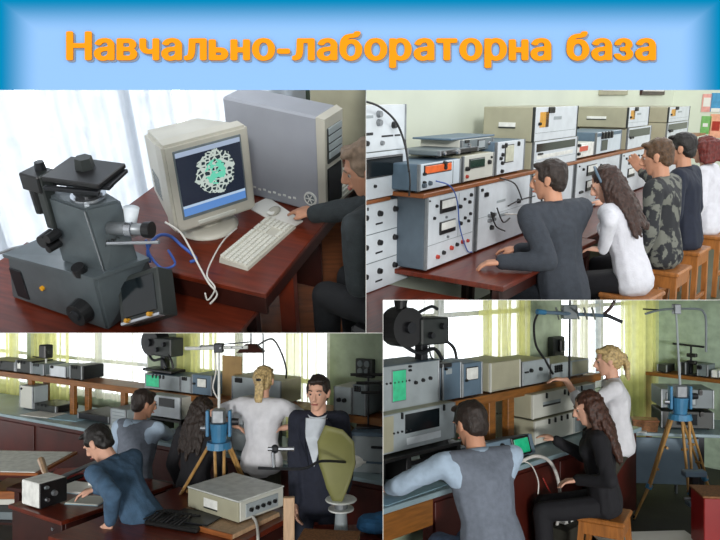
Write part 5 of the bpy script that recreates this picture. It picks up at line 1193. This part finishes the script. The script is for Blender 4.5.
# cables at the counter front
def fr(px, py, t): u, z = F.px(px, py, t); return F.at(u, t, z)
cable('thick white cable looping over the counter edge to the floor', [fr(520, 462, .0), fr(536, 456, -.04), fr(550, 462, -.05), fr(558, 480, -.06), fr(560, 505, -.05), fr(556, 530, -.05), fr(550, 560, -.05)], .013, 'cable white')
cable('thin pale cord sagging beneath the small tilted oscilloscope', [fr(514, 460, .0), fr(530, 464, -.03), fr(538, 480, -.04), fr(538, 494, -.04)], .005, 'cable white')
cable('thin red cord running down to the socket strip', [fr(543, 478, -.03), fr(552, 495, -.04), fr(566, 512, -.06)], .005, 'cable red')
sp = at(569, 516, 5.3)
T = thing('socket_strip', 'white socket strip below the seated girl\'s stool', 'socket', sp, F.a)
part(T, 'body', MB().box(-.1, .14, -.03, .03, -.04, .0, .008), 'label white')
for x in (-.05, .02, .09): part(T, 'socket', MB().cyl((x, -.03, -.02), (x, -.038, -.02), .016, .014, 12), 'dark metal')
T = thing('waste_box', 'olive-brown crate standing on the floor under the socket strip', 'box', (sp.x, sp.y, 0), F.a)
part(T, 'box', MB().box(-.2, .16, -.1, .12, 0, sp.z-.042, .006), 'trousers olive')
# right-hand background: blue-grey table, shelf, instruments
R0 = at(600, 440, 6.9)
T = thing('side_counter', 'long table with blue-grey front below the back wall shelf', 'table', (2.1, 6.62, 0), -8)
part(T, 'tabletop', MB().box(-.3, 2.4, 0, .7, .65, .68, .004), 'counter blue'); part(T, 'front_board', MB().box(-.28, 1.05, .02, .045, .2, .63, .003), 'blue grey board')
for x in (-.25, 1.05, 2.3): part(T, 'leg', MB().box(x, x+.06, .05, .11, 0, .65, .003), 'dark metal')
sz = G.px(670, 374, -.3)[1]
T = thing('wall_shelf', 'light wooden shelf along the back wall at the right', 'shelf', G.at(0, -.32), G.a)
part(T, 'shelf_board', MB().box(.05, 4, 0, .32, sz-.04, sz, .003), 'counter wood')
for u in (.1, 1.2, 2.4, 3.6): part(T, 'post', MB().box(u, u+.07, .04, .1, 0, sz-.04, .003), 'counter wood')
def gi(name, lb, x0, x1, yt, z0, t, d, **k):
    S_ = Set(G); return S_.ins(name, lb, x0, x1, yt, z0, t, d, **k)
gi('voltmeter', 'small dark block on the back wall shelf next to the curtain', 657, 667, 364, sz, -.28, .2, items=[], case='dark metal', panel='case dark')
gi('voltmeter', 'dark cylinder-like box in the middle of the back wall shelf', 680, 686, 362, sz, -.28, .2, items=[], case='case dark', panel='black plastic')
gi('voltmeter', 'small grey box at the right of the back wall shelf', 697, 708, 364, sz, -.28, .2, items=[('dots', .2, .8, .3, .7, 2, 2, .02)], case='case grey', panel='case grey')
gi('voltmeter', 'white small box at the right end of the back wall shelf', 711, 719, 370, sz, -.28, .2, items=[], case='label white', panel='label white')
G0 = G; G = Frame(BR, BR.onz(661, 430, .681)+V((0, .06, 0)), -8)
T = gi('signal_generator', 'grey instrument stacked highest behind the tripod', 661, 714, 389, .872, .0, .35, items=[('screen', .1, .2, .65, .8, 'panel grey', 'case dark'), ('dots', .74, .94, .2, .8, 2, 3, .02)], case='case grey', panel='case grey')
T = gi('signal_generator', 'dark instrument beneath the grey one behind the tripod', 661, 714, 411, .681, .0, .35, items=[('screen', .3, .2, .68, .85, 'dark glass', 'case dark'), ('dots', .76, .94, .2, .8, 2, 3, .02)], case='case dark', panel='case dark')
G = G0
bk = BR.onz(650, 433, .681)
T = thing('wicker_basket', 'small brown basket on the blue-grey table', 'basket', (bk.x, bk.y+.12, .681), -15)
part(T, 'basket', MB().hexa([(-.10, -.07, 0), (.10, -.07, 0), (.10, .07, 0), (-.10, .07, 0)], [(-.115, -.08, .10), (.115, -.08, .10), (.115, .08, .10), (-.115, .08, .10)]), 'wicker'); part(T, 'rim', MB().box(-.12, .12, -.085, .085, .095, .11, .006), 'shelf wood')
p = BR.onz(633, 432, .681)+V((0, .1, 0)); o_ = MB().box(-.16, .16, -.1, .1, 0, .012, .001).build('paper_stack', P_['paper']); o_.location = (p.x, p.y, .681); o_.rotation_euler = (0, 0, rad(-25)); tag(o_, 'white papers on the table beside the blonde woman', 'paper')
# tripod, mast and bracket
c = at(680, 417, 6.1)
tripod('wooden tripod with blue head at the right of the room', c, .93, [BR.onz(634, 521, 0), BR.onz(696, 531, 0), BR.onz(716, 506, 0)])
mt = at(677, 384, 6.1)
T = thing('antenna_mast', 'slim mast with a wide bracket above the right tripod', 'antenna', (c.x, c.y, 1.2))
def lm(px, py): return at(px, py, 6.1)-V((c.x, c.y, 1.2))
part(T, 'mast', MB().cyl((0, 0, 0), lm(676, 310), .011, .009, 8), 'panel grey'); cr = part(T, 'crossbar', MB().tube([lm(645, 314), lm(660, 310), lm(676, 309), lm(698, 309), lm(704, 313), lm(706, 322), lm(706, 352)], .010, 8), 'case grey')
part(T, 'hub', MB().box(lm(673, 300).x, lm(680, 300).x, -.03, .03, lm(676, 314).z, lm(676, 304).z, .006), 'steel'); part(cr, 'prong', MB().cyl(lm(643, 309), lm(660, 310), .007, .007, 8), 'dark metal')
pc = G.px(691, 374, -.2); q0 = G.at(pc[0], -.2, sz)
T = thing('clamp_stand', 'black T-shaped stand on the back wall shelf', 'stand', q0, G.a)
h_ = G.px(691, 345, -.2)[1]-sz
part(T, 'base', MB().box(-.1, .1, -.06, .06, 0, .02, .003), 'dark metal'); part(T, 'rod', MB().cyl((0, 0, .02), (0, 0, h_), .014, .012, 8), 'dark metal'); part(T, 'crossbar', MB().cyl((-.2, 0, h_), (.14, 0, h_-.01), .012, .012, 8), 'dark metal')
for z in (.12, .2): part(T, 'clamp', MB().box(-.04, .06, -.03, .03, z, z+.04, .006), 'black plastic')
vc = at(694, 480, 5.7)
T = thing('bench_vise', 'blue-grey clamp fixed to the right tripod leg', 'clamp', (vc.x, vc.y, vc.z-.05))
part(T, 'jaw', MB().box(-.09, .09, -.04, .04, .08, .13, .008), 'case blue grey'); part(T, 'body', MB().box(-.03, .03, -.03, .03, -.12, .1, .006), 'dark metal'); part(T, 'screw', MB().cyl((-.08, 0, -.1), (.1, 0, -.1), .012, .012, 10), 'steel'); part(T, 'lower_jaw', MB().box(-.06, .08, -.04, .04, -.16, -.12, .008), 'case blue grey')
rb = BR.onz(704, 498, .62)
T = thing('red_cabinet', 'glossy dark red cabinet at the right edge', 'cabinet', (rb.x, rb.y-.0, 0), -6)
part(T, 'case', MB().box(0, 1.0, 0, .25, 0, .62, .006), 'red enamel'); part(T, 'top', MB().box(-.01, 1.01, -.01, .26, .62, .635, .003), 'wicker')
pw = BR.onz(655, 545, .25); T = thing('packing_paper', 'large pale sheet over a low crate in the bottom right foreground', 'sheet', (pw.x, pw.y, 0), 4)
part(T, 'crate', MB().box(-.32, .32, -.3, .22, 0, .24, .004), 'cardboard'); part(T, 'sheet', MB().box(-.36, .36, -.34, .26, .241, .25, .002), 'paper')
T = thing('floor_stand', 'low dark stand with thin legs on the floor behind the tripod', 'stand', (2.75, 7.0, 0), -15)
part(T, 'top_board', MB().box(-.45, .45, -.12, .12, .30, .33, .004), 'dark wood')
for x in (-.4, .38): part(T, 'leg', MB().cyl((x, 0, 0), (x, 0, .3), .014, .014, 8), 'steel')
# ---- people
hd_ = at(470, 424, 4.1)
Pa = person('person in a grey vest and pale sleeves with their back to the camera', None, 22, 20, hyaw=12, hpitch=20, k=1.10, head=hd_, hands=(F.at(-.42, .12, .86), F.at(.30, .05, .86)), poles=((-.9, -.5, -.3), (.7, -.3, -.6)),
   top='shirt', topm=P_['shirt blue'], vest=P_['vest grey'], botm=P_['jeans'], hair='short', hairm=P_['hair brown'], skin=P_['skin'], shoulders=1.1)
stool('wooden stool under the vest wearer in the foreground', (Pa.x, Pa.y, 0), 22, Pa.z-.11)
hd_ = at(588, 408, 4.95)
Pb = person('girl with long dark red hair in black touching the small oscilloscope', None, 74, 8, hyaw=4, hpitch=20, k=1.0, head=hd_, hands=(at(578, 480, 4.8), at(556, 440, 5.25)), poles=((.3, -.8, -.6), (.2, .4, -.8)), hdir=((-.9, .1, -.1), (-.8, .5, .3)),
   top='sweater', topm=P_['black cloth'], botm=P_['black cloth'], hair='long', hairm=P_['hair chestnut'], skin=P_['skin pale'], female=True)
stool('orange-brown wooden stool under the girl in black', (Pb.x, Pb.y, 0), 60, Pb.z-.105)
hd_ = at(608, 361, 5.5)
Pc_ = person('blonde woman with ponytail and white blouse reaching for the shelf instruments', None, 72, 6, hyaw=6, hpitch=12, k=1.0, head=hd_, hands=(at(566, 380, 5.45), at(600, 425, 5.9)), poles=((.2, -.3, -.9), (.3, .5, -.8)), hdir=((-.95, .2, .1), None), seat=False,
   top='shirt', sleeve='elbow', topm=P_['tee white'], botm=P_['trousers olive'], hair='ponytail', hairm=P_['hair blonde'], skin=P_['skin pale'], female=True)
# ================================================================== title board above the sets
class Plain: pass
WORLD = Room('W', 270, 0); CUR = WORLD
def wp(px, py, y): return V(((px-360)/700*y, y, (270-py)/700*y))
bm_ = bpy.data.materials.new('title board blue'); bm_.use_nodes = True; nt = bm_.node_tree; N = nt.nodes; L = nt.links; bs = N['Principled BSDF']
tc = N.new('ShaderNodeTexCoord'); sx = N.new('ShaderNodeSeparateXYZ'); L.new(tc.outputs['Object'], sx.inputs[0])
S = 1.5/700
dx = mth('SUBTRACT', 360*S, mth('ABSOLUTE', sx.outputs[0])); dz = mth('SUBTRACT', 90*S, sx.outputs[2])
fx = mth('DIVIDE', dx, 42*S); fz = mth('DIVIDE', dz, 34*S)
n = N.new('ShaderNodeMapRange'); n.interpolation_type = 'SMOOTHSTEP'; L.new(mth('MINIMUM', fx, fz), n.inputs[0]); n.inputs[1].default_value = -.02
L.new(mixc(n.outputs[0], '00729E', '82AAD8'), bs.inputs['Base Color']); bs.inputs['Roughness'].default_value = .9; bs.inputs['Specular IOR Level'].default_value = 0
MATS['title board blue'] = bm_
M('title orange', 'E88C18', .9, 0, .0, spec=0); M('title shadow', '8A93A0', .9, 0, 0, spec=0)
yb = 1.5; zb = 180*S
T = thing('title_board', 'light blue title board with orange Cyrillic lettering above the four laboratory sets', 'sign', (0, yb, zb))
q = MB(); x0 = -420*S; x1 = 420*S
q.hexa([(x0, 0, 0), (x1, 0, 0), (x1, .02, .009), (x0, .02, .009)], [(x0, 0, 130*S), (x1, 0, 130*S), (x1, .02, 130*S), (x0, .02, 130*S)])
part(T, 'board', q, bm_)
draw_text(GLYPHS, T, (67-360)*S, (655-360)*S, (90-61)*S, 29.0*S/CAP)
# ---- thin dividers between the four sets
M('divider', 'D8D8D2', .9)  # added partitions seen edge-on, kept pale to bounce light into the lower sets
def divider(name, a, b, vertical, c, ya, yb_):
    e = .22; q = MB()
    P = []
    for y in (ya, yb_):
        if vertical: P += [wp(c-e, a, y), wp(c+e, a, y), wp(c+e, b, y), wp(c-e, b, y)]
        else: P += [wp(a, c-e, y), wp(b, c-e, y), wp(b, c+e, y), wp(a, c+e, y)]
    q.hexa(P[:4], P[4:]); struct(q.build(name, P_['divider']))
divider('divider_upper_middle', 60, 333, True, 366, 1.55, 12)
divider('divider_lower_middle', 300, 900, True, 383, 1.55, 12)
divider('divider_upper_left', -300, 383, False, 333, 1.55, 12)
divider('divider_upper_right', 383, 1000, False, 300, 1.55, 12)

# ---- put every set in its place, trim each to its own opening
def halves(key):
    X = lambda c, s_: V((s_, -s_*(c-360)/700, 0)); Z = lambda c, s_: V((0, -s_*(270-c)/700, s_))
    return {'TL': [[X(366, -1), Z(333, 1)]], 'TR': [[X(366, 1), X(383, -1), Z(333, 1)], [X(383, 1), Z(300, 1)]],
            'BL': [[X(383, -1), Z(333, -1)]], 'BR': [[X(383, 1), Z(300, -1)]], 'W': [[]]}[key]
def clip(o, MW, cells):
    me = o.data; co = [MW @ v.co for v in me.vertices]
    if not co: return True
    bad = False; alive = []
    for c in cells:
        st = [[n_.dot(p) for p in co] for n_ in c]
        if all(all(x >= -1e-4 for x in s_) for s_ in st): return True
        if any(all(x < 0 for x in s_) for s_ in st): continue
        alive.append(c)
    if not alive: return False
    out = bmesh.new(); inv = MW.inverted(); closed = True
    for c in alive:
        t = bmesh.new(); t.from_mesh(me)
        for n_ in c:
            nl = (MW.to_3x3().transposed() @ n_); pl = inv @ V((0, 0, 0))
            r = bmesh.ops.bisect_plane(t, geom=t.verts[:]+t.edges[:]+t.faces[:], plane_co=pl, plane_no=nl, clear_inner=True, clear_outer=False)
            eds = [e for e in r['geom_cut'] if isinstance(e, bmesh.types.BMEdge)]
            if eds and len(eds) < 3000 and o.get('label') is None:
                try: bmesh.ops.triangle_fill(t, edges=eds, use_beauty=True)
                except Exception: pass
        vv = [out.verts.new(v.co) for v in t.verts]
        t.verts.index_update()
        for f in t.faces:
            try: nf = out.faces.new([vv[v.index] for v in f.verts]); nf.smooth = f.smooth
            except ValueError: pass
        t.free()
    if not out.faces: out.free(); return False
    new = bpy.data.meshes.new(me.name); out.to_mesh(new); out.free(); new.materials.append(me.materials[0]); o.data = new; return True
for R_ in [r for r in (globals().get(k) for k in ('TL', 'TR', 'BL', 'BR')) if r]+[WORLD]:
    cells = halves(R_.key)
    for o in R_.roots:
        Mr = R_.M @ Matrix.Translation(o.location) @ o.rotation_euler.to_matrix().to_4x4(); o.matrix_world = Mr
        def rec(x, MW):
            for c in list(x.children): rec(c, MW)
            if x.type == 'MESH' and not clip(x, MW, cells):
                if x.children or not x.parent:
                    if not x.children: print('OUTSIDE', R_.key, x.name); bpy.data.objects.remove(x); return
                    for c in list(x.children): bpy.data.objects.remove(c)
                bpy.data.objects.remove(x)
        rec(o, Mr)
for o in list(bpy.data.objects):
    if o.type == 'EMPTY' and not o.children and o.parent is None: print('EMPTY', o.name); bpy.data.objects.remove(o)

# ---- light: overcast daylight, and a low frontal flash-like sun
w = bpy.data.worlds.new('daylight'); bpy.context.scene.world = w; w.use_nodes = True
bg = w.node_tree.nodes['Background']; bg.inputs[0].default_value = (.97, .985, 1, 1); 
N = w.node_tree.nodes; L = w.node_tree.links; tc = N.new('ShaderNodeTexCoord'); sx = N.new('ShaderNodeSeparateXYZ'); L.new(tc.outputs['Generated'], sx.inputs[0])
mr = N.new('ShaderNodeMapRange'); mr.inputs[1].default_value = -.1; mr.inputs[2].default_value = .5; mr.inputs[3].default_value = 1.0; mr.inputs[4].default_value = 3.2     # the bright sky lies on the window side
L.new(sx.outputs[1], mr.inputs[0]); L.new(mr.outputs[0], bg.inputs[1])
def sun(rx, rz, e, ang):
    l = bpy.data.lights.new('sun', 'SUN'); l.energy = e; l.angle = rad(ang); l.color = (1, .98, .95)
    o = bpy.data.objects.new('sun', l); COL.objects.link(o); o.rotation_euler = (rad(rx), 0, rad(rz))
sun(88, 3, 1.9, 8)
cam = bpy.data.cameras.new('camera'); cam.sensor_width = 36; cam.lens = 35; cam.clip_start = .05; cam.clip_end = 100
co = bpy.data.objects.new('camera', cam); COL.objects.link(co); co.rotation_euler = (PI/2, 0, 0)
sc = bpy.context.scene; sc.camera = co
sc.view_settings.view_transform = 'Standard'; sc.view_settings.look = 'None'; sc.view_settings.gamma = 1; sc.view_settings.exposure = 0
sc.view_settings.use_curve_mapping = False

bpy.data.scenes.remove(TMP)
